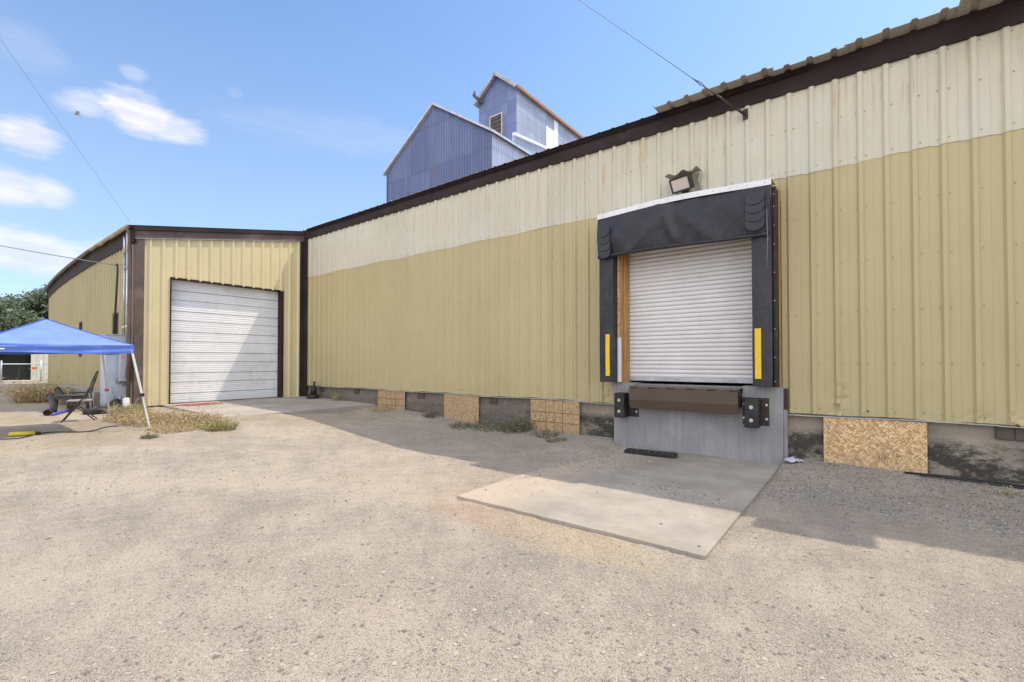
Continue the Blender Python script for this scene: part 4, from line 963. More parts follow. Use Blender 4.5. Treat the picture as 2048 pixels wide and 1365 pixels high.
mb = MB(); mb.disc((-16.058, 3.65, 1.48), (1, 0, 0), .055, .02, 12); mb.bar((-16.045, 3.65, 1.48), (-16.045, 3.71, 1.56), .03, .015); mb.bar((-16.045, 3.65, 1.44), (-16.045, 3.645, 1.2), .018, .012); mb.build('lever', M_galv, ds)
mb = MB(); mb.box(-16.059, -16.056, 3.57, 3.63, 1.70, 1.82); mb.build('warning_label', simple('red_label', (.60, .25, .2), .5), ds)
for i, (x, y, ztp, lab) in enumerate(((-16.55, 3.72, 5.15, 'left galvanised conduit pipe rising up the annex side wall to the eave'), (-16.22, 3.71, 5.2, 'right galvanised conduit pipe rising up the annex corner to the eave'))):
    cd = thing('conduit', (x, y, 2.4), lab, 'conduit', 'conduits on the annex wall')
    mb = MB(); mb.tube([(x, y, 2.39 if i == 0 else 1.86), (x, y, ztp - .5)], .026, 10); mb.tube([(x, y, ztp - .5), (x, y, ztp)], .037, 10); mb.build('pipe', M_galv, cd)
    for z in (3.2, 4.25): mb = MB(); mb.box(x - .06, x + .06, y - .034, y - .028, z - .018, z + .018); mb.box(x - .06, x + .06, y + .027, y + .06, z - .018, z + .018); mb.build('strap', M_galv, cd)
    for z in (2.55,): mb = MB(); mb.tube([(x, y, z), (x, y, z + .09)], .036, 10); mb.build('coupling', M_galv, cd)
# leaning pipe in weeds
mb = MB(); mb.tube([(-15.0, 3.45, g1(-15, 3.45) - .02), (-15.25, 3.5, g1(-15, 3.4) + .32)], .075, 12); o = mb.build('pipe_stub', simple('pvc_grey', (.48, .49, .5), .5)); tag(o, 'short light grey pipe stub leaning in the dry weeds by the annex corner', 'pipe')

# ------------------------------------------------------------------ concrete ledge
mb = MB()
def lf(u, v):
    x = -17.6 - 7.5 * u; return (x, 3.30 + .03 * vn(x * 2, v * 3, 90), .1 + .66 * v)
mb.grid(lf, 30, 4, False, True); mb.grid(lambda u, v: (-17.6 - 7.5 * u, 3.32 + (.55) * v, .765 - .01 * vn(u * 30, v * 3, 91)), 30, 2, False, True); mb.quad((-17.6, 3.3, .1), (-17.6, 3.85, .1), (-17.6, 3.85, .765), (-17.6, 3.32, .765))
o = mb.build('concrete_ledge', M_conc_old); tag(o, 'low rough concrete ledge along the foot of the annex side wall', 'ledge')

# ------------------------------------------------------------------ canopy tent
def blue_mat():
    m, g, b = new_mat('blue_canopy'); p = g.pos()
    n = g.noise(p, 2.5, 4, .6); colr = g.mix(g.sm(n, .3, .7), (.085, .17, .60), (.12, .235, .71))
    nr = g.bump(g.noise(g.scale(p, (1, 1, 5)), 3, 4), .5, .03)
    fin(g, b, colr, .42, 0, nr); b.inputs['Sheen Weight'].default_value = .7; b.inputs['Sheen Roughness'].default_value = .5; b.inputs['Sheen Tint'].default_value = (.9, .93, 1, 1)
    return m
M_blue = blue_mat()
Cn = [Vector((-11.0, 2.64, 0)), Vector((-13.02, 2.60, 0)), Vector((-13.05, .52, 0)), Vector((-11.03, .56, 0))]; Ft = [Vector((-10.95, 2.88, 0)), Vector((-13.42, 2.80, 0)), Vector((-13.5, .28, 0)), Vector((-10.98, .3, 0))]
tn = thing('canopy_tent', (-12.2, 1.6, .36), 'blue pop up canopy tent with white slanted legs in front of the annex', 'canopy tent')
pk = Vector((-12.05, 1.58, 2.42)); ZH, ZL = 1.94, 1.79
mb = MB()
for k in range(4):
    A, B_ = Cn[k], Cn[(k + 1) % 4]
    def roofp(u, v):
        e = A.lerp(B_, u); s = 1 - v; q = e.lerp(Vector((pk.x, pk.y, 0)), v); sag = -.10 * math.sin(math.pi * u) * math.sin(math.pi * min(1, .15 + v)) * s
        return (q.x, q.y, ZH + (pk.z - ZH) * (v ** 1.12) + sag * .7 + .012 * (vn(u * 6 + k, v * 5, 95) - .5) * s)
    mb.grid(roofp, 24, 16)
    def hem(u, v):
        e = A.lerp(B_, u); n_ = Vector(((B_ - A).y, -(B_ - A).x, 0)).normalized() * -1
        q = e + n_ * (.02 * v + .014 * math.sin(u * 21 + v * 2) * v * math.sin(math.pi * u) + .01 * math.sin(v * 9 + u * 5)); z = ZH - (ZH - ZL) * v - .012 * math.sin(math.pi * u)
        return (q.x, q.y, z + (.012 * math.sin(math.pi * u * 2)) * v)
    mb.grid(hem, 40, 6)
cn = mb.build('canopy', M_blue, tn)
for k in range(4):
    A = Cn[k]; mb = MB(); mb.tube([(A.x + (pk.x - A.x) * v, A.y + (pk.y - A.y) * v, ZH + (pk.z - ZH) * v ** 1.12 + .004) for v in [i / 14 for i in range(15)]], .009, 5); mb.build('seam', simple('blue_seam', (.04, .09, .40), .6), cn)
mb = MB(); lg = Cn[0].lerp(Cn[3], .86); 
mb.quad(lg + Vector((.03, .12, ZL + .04)), lg + Vector((.03, -.12, ZL + .04)), lg + Vector((.028, -.12, ZL + .07)), lg + Vector((.028, .12, ZL + .06))); mb.build('white_mark', M_white_trim, tn)
for k in range(4):
    f = Ft[k].copy(); f.z = g1(f.x, f.y) + .005; t = Cn[k].lerp(Vector((pk.x, pk.y, 0)), .04); t.z = ZL + .10; md = f.lerp(t, .42)
    mb = MB(); mb.bar(md, t, .034, .034); mb.bar(f, md, .026, .026); lgo = mb.build('leg', M_whitepost, tn)
    mb = MB(); mb.box(f.x - .035, f.x + .035, f.y - .035, f.y + .035, f.z - .004, f.z + .012); mb.build('foot_plate', M_steel_dark, lgo)
    mb = MB(); q = f.lerp(t, .43); mb.box(q.x - .03, q.x + .03, q.y - .03, q.y + .03, q.z - .03, q.z + .03); mb.build('height_clip', simple('clip_red', (.35, .05, .05), .5) if k == 1 else M_black_rub, lgo)
for k in range(4):
    A, B_ = Cn[k].lerp(pk, .0).copy(), Cn[(k + 1) % 4].copy(); A.z = B_.z = ZL + .04; m_ = (A + B_) / 2
    A2, B2, = A + Vector((0, 0, .09)), B_ + Vector((0, 0, .09)); c = Vector((pk.x, pk.y, ZL + .05)); inn = (c - m_).normalized() * .04
    mb = MB(); mb.bar(A + inn, (A + B_) / 2 + inn + Vector((0, 0, .09)), .016, .022); mb.bar(A2 + inn, m_ + inn, .016, .022); mb.bar(m_ + inn, B2 + inn, .016, .022); mb.bar(m_ + inn + Vector((0, 0, .09)), B_ + inn, .016, .022)
    mb.build('scissor_truss', M_whitepost, tn)
# ------------------------------------------------------------------ things under and around the tent
def at_ground(x, y): return Vector((x, y, g1(x, y)))
def folding_chair(x, y, rz, cushion):
    base = at_ground(x, y); t = thing('folding_chair', base, 'brown metal folding chair with pale seat beneath the blue canopy', 'folding chair')
    M = Matrix.Translation(base) @ Matrix.Rotation(rz, 4, 'Z'); V = lambda a, b_, c: M @ Vector((a, b_, c)); mt = simple('chair_brown', (.07, .045, .04), .45, .2)
    for s in (-.21, .21):
        mb = MB(); mb.tube([V(s, .28, 0), V(s, -.06, .5), V(s, -.20, .80)], .012, 8); mb.build('leg', mt, t)
        mb = MB(); mb.tube([V(s * .9, -.27, 0), V(s * .9, .16, .44)], .012, 8); mb.build('leg', mt, t)
    for q_ in ((V(-.21, .2, .12), V(.21, .2, .12)), (V(-.19, -.2, .08), V(.19, -.2, .08))): mb = MB(); mb.tube(q_, .008, 6); mb.build('crossbar', mt, t)
    mb = MB(); mb.rbox(-.2, .2, -.19, .2, .425, .455, .012, 2, 'z', M); mb.build('seat', simple('chair_seat', (.33, .27, .25), .7), t)
    mb = MB(); mb.grid(lambda u, v: V(-.22 + .44 * u, -.125 - .06 * v - .03 * math.sin(math.pi * u), .60 + .20 * v), 8, 4); mb.grid(lambda u, v: V(-.22 + .44 * u, -.137 - .06 * v - .03 * math.sin(math.pi * u), .60 + .20 * v), 8, 4, flip=True); mb.build('backrest', mt, t)
folding_chair(-13.6, 2.33, R(165), True)
def side_table(x, y, rz):
    base = at_ground(x, y); t = thing('side_table', base, 'black plastic side table standing behind the folding chair', 'table'); M = Matrix.Translation(base) @ Matrix.Rotation(rz, 4, 'Z'); mt = simple('black_plastic', (.03, .032, .032), .5)
    mb = MB(); mb.rbox(-.26, .26, -.22, .22, .40, .435, .03, 3, 'z', M); mb.build('tabletop', mt, t)
    mb = MB()
    for s in (-1, 1):
        mb.grid(lambda u, v: M @ Vector((-.25 + .5 * u, s * .205, .40 - (.06 + .10 * (2*u-1) ** 4) * v)), 12, 2); mb.grid(lambda u, v: M @ Vector((s * .245, -.21 + .42 * u, .40 - (.06 + .10 * (2*u-1) ** 4) * v)), 12, 2)
    mb.build('apron', mt, t)
    for sx in (-1, 1):
        for sy in (-1, 1):
            mb = MB(); mb.tube([M @ Vector((sx * .215, sy * .18, .40)), M @ Vector((sx * .235, sy * .2, 0))], [.032, .022], 8); mb.build('leg', mt, t)
side_table(-16.2, 2.62, R(25))
def tube_chair(x, y, rz):
    base = at_ground(x, y); t = thing('metal_chair', base, 'black tubular metal chair with an arched open back by the annex wall', 'chair'); M = Matrix.Translation(base) @ Matrix.Rotation(rz, 4, 'Z'); V = lambda a, b_, c: M @ Vector((a, b_, c)); mt = simple('black_tube', (.02, .02, .02), .4, .3)
    mb = MB(); mb.tube([V(-.2, -.2, .42)] + [V(-.2 * math.cos(R(k)), -.23 - .12 * math.sin(R(k)), .6 + .42 * math.sin(R(k))) for k in range(0, 181, 20)] + [V(.2, -.2, .42)], .013, 8); mb.build('back_frame', mt, t)
    mb = MB()
    for s in (-.07, .07): mb.tube([V(s, -.2, .44), V(s, -.33, .95)], .007, 6)
    mb.build('back_rod', mt, t)
    mb = MB(); mb.rbox(-.21, .21, -.2, .2, .42, .45, .02, 2, 'z', M); mb.build('seat', mt, t)
    for sx in (-1, 1):
        for sy in (-1, 1): mb = MB(); mb.tube([V(sx * .19, sy * .18, .42), V(sx * .22, sy * .22, 0)], .013, 8); mb.build('leg', mt, t)
tube_chair(-17.2, 2.95, R(160))
def tyre(x, y, z, rot, r, w, lab):
    M = Matrix.Translation((x, y, z)) @ rot; mb = MB(); pr = [(r * .62, -w / 2), (r * .8, -w * .55), (r * .96, -w * .45), (r, -w * .25), (r, w * .25), (r * .96, w * .45), (r * .8, w * .55), (r * .62, w / 2), (r * .6, 0)]
    mb.sm_on = True; n = 28; i0 = len(mb.v)
    for k in range(n):
        a = 2 * math.pi * k / n
        for q, (rr, h) in enumerate(pr): mb.v.append(tuple(M @ Vector((rr * (1 + (.012 if k % 2 and 2 < q < 5 else 0)) * math.cos(a), rr * (1 + (.012 if k % 2 and 2 < q < 5 else 0)) * math.sin(a), h))))
    m_ = len(pr)
    for k in range(n):
        for q in range(m_): mb.face((i0 + k*m_ + q, i0 + ((k+1) % n)*m_ + q, i0 + ((k+1) % n)*m_ + (q+1) % m_, i0 + k*m_ + (q+1) % m_))
    o = mb.build('tyre', M_black_rub); tag(o, lab, 'tyre', 'old tyres beside the cabinet'); return o
tyre(-15.15, 2.9, g1(-15.1, 2.9) + .07, Matrix.Rotation(R(8), 4, 'X'), .26, .15, 'black tyre lying flat on the ground behind the folding chair')
tyre(-16.15, 3.5, g1(-16, 3.5) + .13, Matrix.Rotation(R(75), 4, 'Y'), .15, .11, 'small black wheel tyre standing against the cabinet base')
def drain(pts, r, lab):
    t = thing('drain_pipe', pts[0], lab, 'pipe', 'curved black drain pipes on the ground'); V = [Vector(p) for p in pts]; L = []; rs = []
    n = 40
    for i in range(n + 1):
        f = i / n * (len(V) - 1); k = min(len(V) - 2, int(f)); L.append(V[k].lerp(V[k+1], sst(f - k) * .3 + (f - k) * .7)); rs.append(r * (1 + (.07 if i % 2 else -.04)))
    mb = MB(); mb.tube(L, rs, 12, False); mb.build('corrugated_hose', simple('hose_black', (.02, .018, .022), .5), t)
    for e, s in ((0, 1), (-1, -1)):
        mb = MB(); a = L[e]; b_ = L[e + s * 2]; mb.tube([a, a.lerp(b_, .9)], r * 1.22, 12); mb.build('end_collar', simple('collar_maroon', (.09, .02, .02), .4), t)
        mb = MB(); d_ = (a - b_).normalized(); mb.disc(a + d_ * .001, d_, r * .95, .003, 12); mb.build('mouth', M_blackhole, t)
gg = g1(-16, 2.2)
drain([(-15.3, 2.05, gg + .08), (-15.7, 2.2, gg + .12), (-16.2, 2.28, gg + .22), (-16.7, 2.28, gg + .42)], .065, 'curved black corrugated drain pipe with maroon ends left of the side table')
drain([(-17.0, 2.75, gg + .08), (-17.5, 2.75, gg + .14), (-18.0, 2.7, gg + .35), (-18.3, 2.65, gg + .5)], .06, 'second maroon ended drain pipe lying further back near the ledge')
mb = MB(); mb.tube([(-15.2, 2.12, gg + .03), (-15.9, 2.42, gg + .035), (-16.3, 2.62, gg + .03)], .028, 8); o = mb.build('blue_tube', simple('blue_plastic', (.05, .08, .45), .4)); tag(o, 'blue plastic tube lying on the ground below the side table', 'tube')
ty = thing('yellow_tool', at_ground(-11.55, 1.22), 'yellow cylindrical tool lying in the shadow of the canopy', 'tool'); zz0 = g1(-11.5, 1.2)
mb = MB(); mb.tube([(-11.62, 1.10, zz0 + .04), (-11.50, 1.40, zz0 + .04)], .038, 10); mb.build('barrel', simple('tool_yellow', (.62, .50, .04), .5), ty)
mb = MB(); mb.tube([(-11.50, 1.40, zz0 + .04), (-11.48, 1.46, zz0 + .03)], .028, 10); mb.build('end_cap', M_black_rub, ty)
mb = MB(); pts = [(-11.4 + .25 * math.sin(k * .9) - .02 * k, .9 + .13 * k, g1(-11.4, .9 + .13 * k) + .012) for k in range(14)]; mb.tube(pts, .009, 5); o = mb.build('ground_cord', M_cable); tag(o, 'thin black cord trailing across the dirt under the canopy', 'cord')
mb = MB(); pts = []
rr = random.Random(3)
for k in range(70):
    a = k * .62; r_ = .12 + .32 * abs(math.sin(k * .13)) ; pts.append((-15.15 + .33 * r_ * math.cos(a) * 2.0 + .1 * math.sin(k * .05), 5.05 + r_ * math.sin(a) * 1.5 + rr.uniform(-.05, .05), .41 + .006 + .004 * (k % 5)))
mb.tube(pts, .0048, 5); o = mb.build('extension_cord', simple('red_cord', (.36, .06, .045), .5)); tag(o, 'tangled red extension cord on the slab before the overhead door', 'cord')
dp = thing('standpipe', (-14.85, 8.38, .39), 'short black drain standpipe with round rubber base in the warehouse corner', 'drain pipe')
mb = MB(); mb.tube([(-14.85, 8.38, .385), (-14.85, 8.38, .42), (-14.85, 8.38, .50), (-14.85, 8.38, .53)], [.19, .20, .19, .14], 20); mb.build('rubber_base', M_black_rub, dp)
mb = MB(); mb.tube([(-14.85, 8.40, .53), (-14.86, 8.42, .80)], .095, 12); mb.tube([(-14.86, 8.42, .8), (-14.86, 8.44, .93)], .03, 8); mb.disc((-14.86, 8.44, .93), (0, 0, 1), .05, .03, 8); mb.build('pipe', M_black_rub, dp)
for i, (yo, lab) in enumerate(((8.42, 'black hose nearest the foundation lying along the wall at far right'), (8.33, 'outer black hose lying on the gravel along the wall at far right'))):
    mb = MB(); mb.tube([(.42 + i * .15 + t * .35, yo + .03 * math.sin(t * .7 + i) + .004 * t * (i - .5), g1(.42 + t * .35, yo) + .018 + .01 * math.sin(t + i)) for t in range(22)], .014, 6); o = mb.build('hose', M_cable); tag(o, lab, 'hose', 'hoses along the foundation')
# crumpled plastic by the slab corner
mb = MB()
def crum(u, v):
    a = u * 2 * math.pi; r_ = v * (.06 + .07 * vn(u * 9, 3, 101)); return (-.90 + 1.3 * r_ * math.cos(a), 8.33 + r_ * math.sin(a), g1(-.9, 8.3) + .015 + .10 * vn(u * 12, v * 6, 102) * (1 - v * .6))
mb.grid(crum, 30, 7, False); o = mb.build('crumpled_plastic', simple('plastic_white', (.42, .42, .45), .4)); tag(o, 'crumpled white plastic scrap by the right corner of the slab', 'litter')

# ------------------------------------------------------------------ far shed and fence
fs = thing('white_shed', (-42, 6, .45), 'white metal shed with a dark open bay beyond the chain link fence', 'shed')
M_shw = panel_mat('white_shed_metal', (.60, .60, .52), axis=1)
mb = MB(); pls = lambda s, h, z: (-42 + h, s, z); rk = lambda y: 3.37 + .46 * (min(y, 17 - y) - 3.54) - .15
sheet(mb, 4.85, 13.5, .4, rk, pls, 0, 3, PROF_ROOF); sheet(mb, .4, 4.85, 2.6, lambda y: max(2.65, rk(y)), pls, 0, 1, PROF_ROOF); sheet(mb, -4, .4, .4, lambda y: max(2.2, rk(y)), pls, 0, 1, PROF_ROOF); mb.build('front_wall', [M_shw, M_screw], fs)
mb = MB(); mb.box(-50, -42.1, .2, 5.0, .2, 2.6); mb.build('open_bay', M_blackhole, fs)
mb = MB()
for s in (-1, 1):
    ya, yb = (8.5, .2) if s < 0 else (8.5, 16.8); za, zb = 5.65, 1.83
    mb.quad((-41.6, ya, za), (-52, ya, za), (-52, yb, zb), (-41.6, yb, zb)); mb.quad((-41.6, ya, za - .22), (-41.6, ya, za), (-41.6, yb, zb), (-41.6, yb, zb - .22)); mb.quad((-41.6, ya, za - .22), (-41.6, yb, zb - .22), (-52, yb, zb - .22), (-52, ya, za - .22))
mb.build('roof', simple('shed_roof', (.10, .105, .13), .6), fs)
mb = MB(); mb.box(-52, -51.9, .2, 16.8, .2, 1.9); mb.box(-52, -42, 16.6, 16.7, .2, 1.8); mb.build('rear_wall', M_shw, fs)
fc = thing('chain_link_fence', (-38, 4, .45), 'galvanised chain link fence in front of the white shed', 'fence')
FX = -38.0; gf = g1(-38, 3)
for k in range(8):
    y = -3.2 + k * 1.55 * 1.0 + .0
    mb = MB(); mb.tube([(FX, y + .25, gf - .1), (FX, y + .25, gf + 1.22)], .035, 6); mb.build('post', M_galv, fc)
for z in (gf + 1.03, gf + .08): mb = MB(); mb.tube([(FX, -3, z), (FX, 8, z)], .026, 5); mb.build('rail', M_galv, fc)
mb = MB()
for k in range(-12, 92):
    for s in (-1, 1):
        y0 = -3 + k * .12; y1 = y0 + s * .95
        mb.bar((FX + .03, y0, gf + .08), (FX + .03, y1, gf + 1.03), .0016, .0016)
mb.build('wire_mesh', M_galv, fc)
mb = MB(); mb.box(FX + .05, FX + .09, 4.42, 4.62, gf + .72, gf + .86); mb.build('orange_reflector', simple('reflector', (.6, .15, .05), .5), fc)

# ------------------------------------------------------------------ foliage
def leaf_mat(name, a, b_, spec=.3):
    m, g, b = new_mat(name); p = g.pos(); oi = g.white(g.scale(p, (3., 3., 3.))) if False else g.noise(p, 2.5, 3)
    r = g.new('ShaderNodeNewGeometry').outputs['Random Per Island']
    colr = g.mix(g.m('ADD', g.m('MULTIPLY', r, .6), g.m('MULTIPLY', oi, .4)), a, b_)
    fin(g, b, colr, .65, 0, None, spec)
    return m
M_leaf = leaf_mat('tree_leaves', (.085, .115, .07), (.21, .26, .16)); M_leaf2 = leaf_mat('tree_leaves_pale', (.10, .135, .08), (.24, .28, .17))  # leaf colours lightened: distance haze is put into them
M_bark = simple('bark', (.16, .12, .09), .9, bump=.5, bs=12)
def leaves_mesh(centers, radii, n, size, seed):
    r = np.random.default_rng(seed); C = np.array(centers); Rr = np.array(radii)
    w = Rr ** 2; k = r.choice(len(C), n, p=w / w.sum()); d = r.normal(size=(n, 3)); d /= np.linalg.norm(d, axis=1)[:, None]
    rad = Rr[k][:, None] * (r.random((n, 1)) ** .35) * (1 + .18 * r.normal(size=(n, 1))); pos = C[k] + d * rad * np.array([1, 1, .85])
    a = r.normal(size=(n, 3)); a /= np.linalg.norm(a, axis=1)[:, None]; b_ = np.cross(a, r.normal(size=(n, 3))); b_ /= np.linalg.norm(b_, axis=1)[:, None]
    s = size * (.6 + .8 * r.random((n, 1))); V = np.stack([pos - a * s, pos - b_ * s * .45, pos + a * s, pos + b_ * s * .45], 1).reshape(-1, 3); return V
def tree(x, y, h, spread, lab, mat, seed, n=17000, size=.17):
    z = .45; t = thing('tree', (x, y, z), lab, 'tree', 'trees beyond the white shed'); r = random.Random(seed)
    mb = MB(); top = Vector((x + r.uniform(-.5, .5), y + r.uniform(-.5, .5), z + h * .8)); b0 = Vector((x, y, z - .3))
    mb.tube([b0.lerp(top, k / 6) + Vector((r.uniform(-.15, .15), r.uniform(-.15, .15), 0)) * (k > 0) for k in range(7)], [h * .03 * (1 - .13 * k) for k in range(7)], 8)
    C, Q = [], []
    for k in range(34):
        f = r.uniform(.22, .88); p = b0.lerp(top, f); a = r.uniform(0, 6.28); L = spread * (1.05 - abs(f - .5)) * r.uniform(.4, 1.0); e = p + Vector((math.cos(a) * L, math.sin(a) * L, L * r.uniform(.2, .6)))
        mb.tube([p, p.lerp(e, .5) + Vector((0, 0, .15)), e], [h * .012, h * .008, h * .003], 5); C.append(tuple(e)); Q.append(spread * r.uniform(.26, .44))
    for k in range(9): C.append((top.x + r.uniform(-1, 1) * spread * .3, top.y + r.uniform(-1, 1) * spread * .3, top.z + r.uniform(-.02, .14) * h)); Q.append(spread * r.uniform(.24, .36))
    mb.build('trunk', M_bark, t); V = leaves_mesh(C, Q, n, size, seed)
    me = bpy.data.meshes.new('crown'); V = V - np.array([x, y, z]); me.from_pydata(V.tolist(), [], np.arange(len(V)).reshape(-1, 4).tolist()); me.materials.append(mat)
    o = bpy.data.objects.new('crown', me); col.objects.link(o); o.parent = t
T = [(-72, 9.0, 9.9, 3.4, 'tall dark green tree with dense crown closest to the annex roof edge', M_leaf, 1), (-75, 4.2, 8.6, 3.8, 'lower rounded green tree at the left edge of the photo behind the canopy', M_leaf2, 2),
     (-82, 6.6, 9.0, 3.6, 'pale green tree standing in the gap between the two nearer trees', M_leaf2, 3), (-70, -3.5, 9.0, 4.5, 'broad green tree beyond the left frame edge', M_leaf, 4), (-88, 14.5, 11, 4.5, 'dark tree mostly hidden behind the annex', M_leaf, 6)]
for x, y, h, s, lab, m_, sd in T: tree(x, y, h, s, lab, m_, sd)

M_dry = leaf_mat('dry_grass', (.30, .21, .10), (.56, .45, .26)); M_weed = leaf_mat('green_weed', (.095, .095, .055), (.22, .205, .125)); M_weedy = leaf_mat('yellow_weed', (.22, .20, .09), (.46, .40, .20))
def weed(name, x, y, rad, h, n, lab, cat, mat, seed, leafy=.0, base_z=None, group=None, lw=.006, kind=None):
    r = np.random.default_rng(seed); V = []; F = []
    for k in range(n):
        a = r.uniform(0, 6.283); d = rad * math.sqrt(r.random()) * .75; bx, by = x + d * math.cos(a), y + d * math.sin(a) * .8
        bz = (g1(bx, by) if base_z is None else base_z) - .01; L = h * r.uniform(.45, 1.05); L *= (1.5 if r.random() < .06 else .85); lean = np.array([math.cos(a) * d / rad * .7 + r.normal() * .5, math.sin(a) * d / rad * .7 + r.normal() * .35, 1.0]); lean /= np.linalg.norm(lean)
        p = np.array([bx, by, bz]); w = np.array([r.normal(), r.normal(), 0]); w /= np.linalg.norm(w) + 1e-6; w *= lw * r.uniform(.6, 1.2); seg = 3; i = len(V)
        bend = np.array([r.normal(), r.normal(), -.4]) * .22
        for q in range(seg + 1):
            t = q / seg; c = p + lean * L * t + bend * L * t * t; ww = w * (1 - .75 * t); V += [c - ww, c + ww]
        for q in range(seg): F.append((i + 2*q, i + 2*q + 1, i + 2*q + 3, i + 2*q + 2))
        if leafy:
            for q in range(int(leafy)):
                t = r.uniform(.15, 1); c = p + lean * L * t + bend * L * t * t; dd = r.normal(size=3); dd[2] = abs(dd[2]) * .4; dd /= np.linalg.norm(dd); s = r.uniform(.012, .035) * (h / .4) ** .5; sd = np.cross(dd, r.normal(size=3)); sd /= np.linalg.norm(sd) + 1e-6
                i = len(V); V += [c, c + dd * s + sd * s * .35, c + dd * s * 2, c + dd * s - sd * s * .35]; F.append((i, i+1, i+2, i+3))
    me = bpy.data.meshes.new(name); me.from_pydata([tuple(map(float, v)) for v in V], [], F); me.materials.append(mat); o = bpy.data.objects.new(name, me); col.objects.link(o)
    return tag(o, lab, cat, group, kind)
weed('dry_bush', -20.3, 2.55, .85, .85, 900, 'large straw coloured tumbleweed bush beside the concrete ledge', 'bush', M_dry, 11, 3)
weed('dry_bush', -18.6, 2.95, .35, .5, 260, 'smaller dry bush growing against the concrete ledge', 'bush', M_dry, 12, 3)
GW = 'dry weeds near the annex corner'
for i, (x, y, rd, h, n, lab, m_) in enumerate(((-12.0, 3.25, .95, .30, 850, 'tall dry brown weeds around the near tent leg', M_dry), (-11.2, 3.75, .65, .30, 560, 'dry weed clump between the tent leg and the annex slab', M_dry), (-10.35, 3.85, .45, .27, 420, 'rightmost dry weed clump at the slab edge', M_weedy),
        (-10.7, 3.2, .6, .18, 380, 'low dry grass clump in front of the slab weeds', M_dry), (-12.9, 3.1, .8, .24, 800, 'low dry weeds below the grey cabinet', M_dry), (-10.1, 2.65, .16, .12, 120, 'small green weed tuft right of the near tent leg foot', M_weed), (-14.4, 3.35, .6, .34, 500, 'dry weeds under the annex corner trim', M_weedy))):
    weed('weed_clump', x, y, rd, h, n, lab, 'weeds', m_, 20 + i, 4, group=GW)
GG = 'weeds along the warehouse foundation'
for i, (x, y, rd, h, n, lab, m_) in enumerate(((-6.25, 8.35, .42, .42, 190, 'tallest dark green weed against the foundation left of the gridded board', M_weed), (-7.0, 8.3, .55, .26, 170, 'mid height green weeds between the plain board and the gridded board', M_weed), (-7.7, 8.1, .4, .14, 130, 'low green weeds in front of the plain strand board', M_weed),
        (-9.1, 8.42, .25, .28, 70, 'thin weed left of the plain strand board', M_weed), (-5.4, 8.2, .4, .2, 90, 'short weeds in front of the gridded board', M_weed), (-11.0, 8.25, .5, .13, 220, 'dry grass at the end of the annex slab', M_dry), (-13.65, 8.45, .08, .30, 30, 'single pale weed rising from the annex slab against the wall', M_weedy), (-4.9, 7.9, .3, .09, 120, 'flat weed patch on the gravel left of the dock', M_weed), (1.35, 8.05, .07, .18, 12, 'lone yellow grass stalk beside the black hoses', M_weedy))):
    weed('weed_clump', x, y, rd, h, n, lab, 'weeds', m_, 40 + i, 6, base_z=.40 if x < -12 else None, group=GG)

# ------------------------------------------------------------------ gravel and straw (uncountable)
def stones(n, size, region, seed, name, mat, thin=False, stuffname=None):
    r = np.random.default_rng(seed); x, y = region(r, n); n = len(x)
    keep = ~((x > -3.97) & (x < -1.08) & (y > 4.1) & (x > -3.2 + .35 * (r.random(n) < .0)) ) ; x, y = x[keep], y[keep]; n = len(x)
    z = gz(x, y); inside = (x > -3.97) & (x < -1.08) & (y > 4.1); z = np.where(inside, np.maximum(z, .0), z)
    s = size[0] * (1 / np.maximum(.004, r.random(n))) ** .40; s = np.clip(s, size[0], size[1])
    base = np.array([[1, 0, 0], [.31, .95, 0], [-.81, .59, 0], [-.81, -.59, 0], [.31, -.95, 0], [0, 0, 1], [0, 0, -1.]])
    V = base[None] * (s[:, None, None] * (.7 + .6 * r.random((n, 7, 1)))); V[:, :, 2] *= .6
    a = r.uniform(0, 6.283, n); ca, sa = np.cos(a), np.sin(a); st = r.uniform(.7, 1.5, n)
    vx = V[:, :, 0] * st[:, None]; vy = V[:, :, 1]
    V = np.stack([vx * ca[:, None] - vy * sa[:, None] + x[:, None], vx * sa[:, None] + vy * ca[:, None] + y[:, None], V[:, :, 2] + z[:, None] + .15 * s[:, None]], -1)
    Fb = np.array([(0, 1, 5), (1, 2, 5), (2, 3, 5), (3, 4, 5), (4, 0, 5)]); F = (np.arange(n)[:, None, None] * 7 + Fb[None]).reshape(-1, 3)
    me = bpy.data.meshes.new(name); V = V.reshape(-1, 3); me.vertices.add(len(V)); me.vertices.foreach_set('co', V.ravel()); me.loops.add(F.size); me.loops.foreach_set('vertex_index', F.ravel().astype(np.int32))
    me.polygons.add(len(F)); me.polygons.foreach_set('loop_start', np.arange(0, F.size, 3, dtype=np.int32)); me.update(calc_edges=True); me.validate(); me.materials.append(mat); o = bpy.data.objects.new(name, me); col.objects.link(o); return o
def reg_view(r, n):
    # polar scatter over the yard, denser near the viewer's part of the yard
    d = 1.6 + 11 * r.random(n) ** 1.5; a = R(37.3) + r.uniform(-R(56), R(54), n); x = -np.sin(a) * d; y = np.cos(a) * d; k = (y < DW - .05) & ((x > -11.7) | (y < 4.4)) & (x > -15)
    dens = vnoise(x * .9, y * .9, 33) * .6 + vnoise(x * 3, y * 3, 34) * .4; k &= r.random(n) < sst((dens - .25) / .4) * .9 + .12
    return x[k], y[k]
def reg_wall(r, n):
    x = np.concatenate([r.uniform(-11, -3.2, n // 2), r.uniform(-1.0, 5, n // 2)]); y = DW - .1 - 2.2 * r.random(len(x)) ** 1.8; return x, y
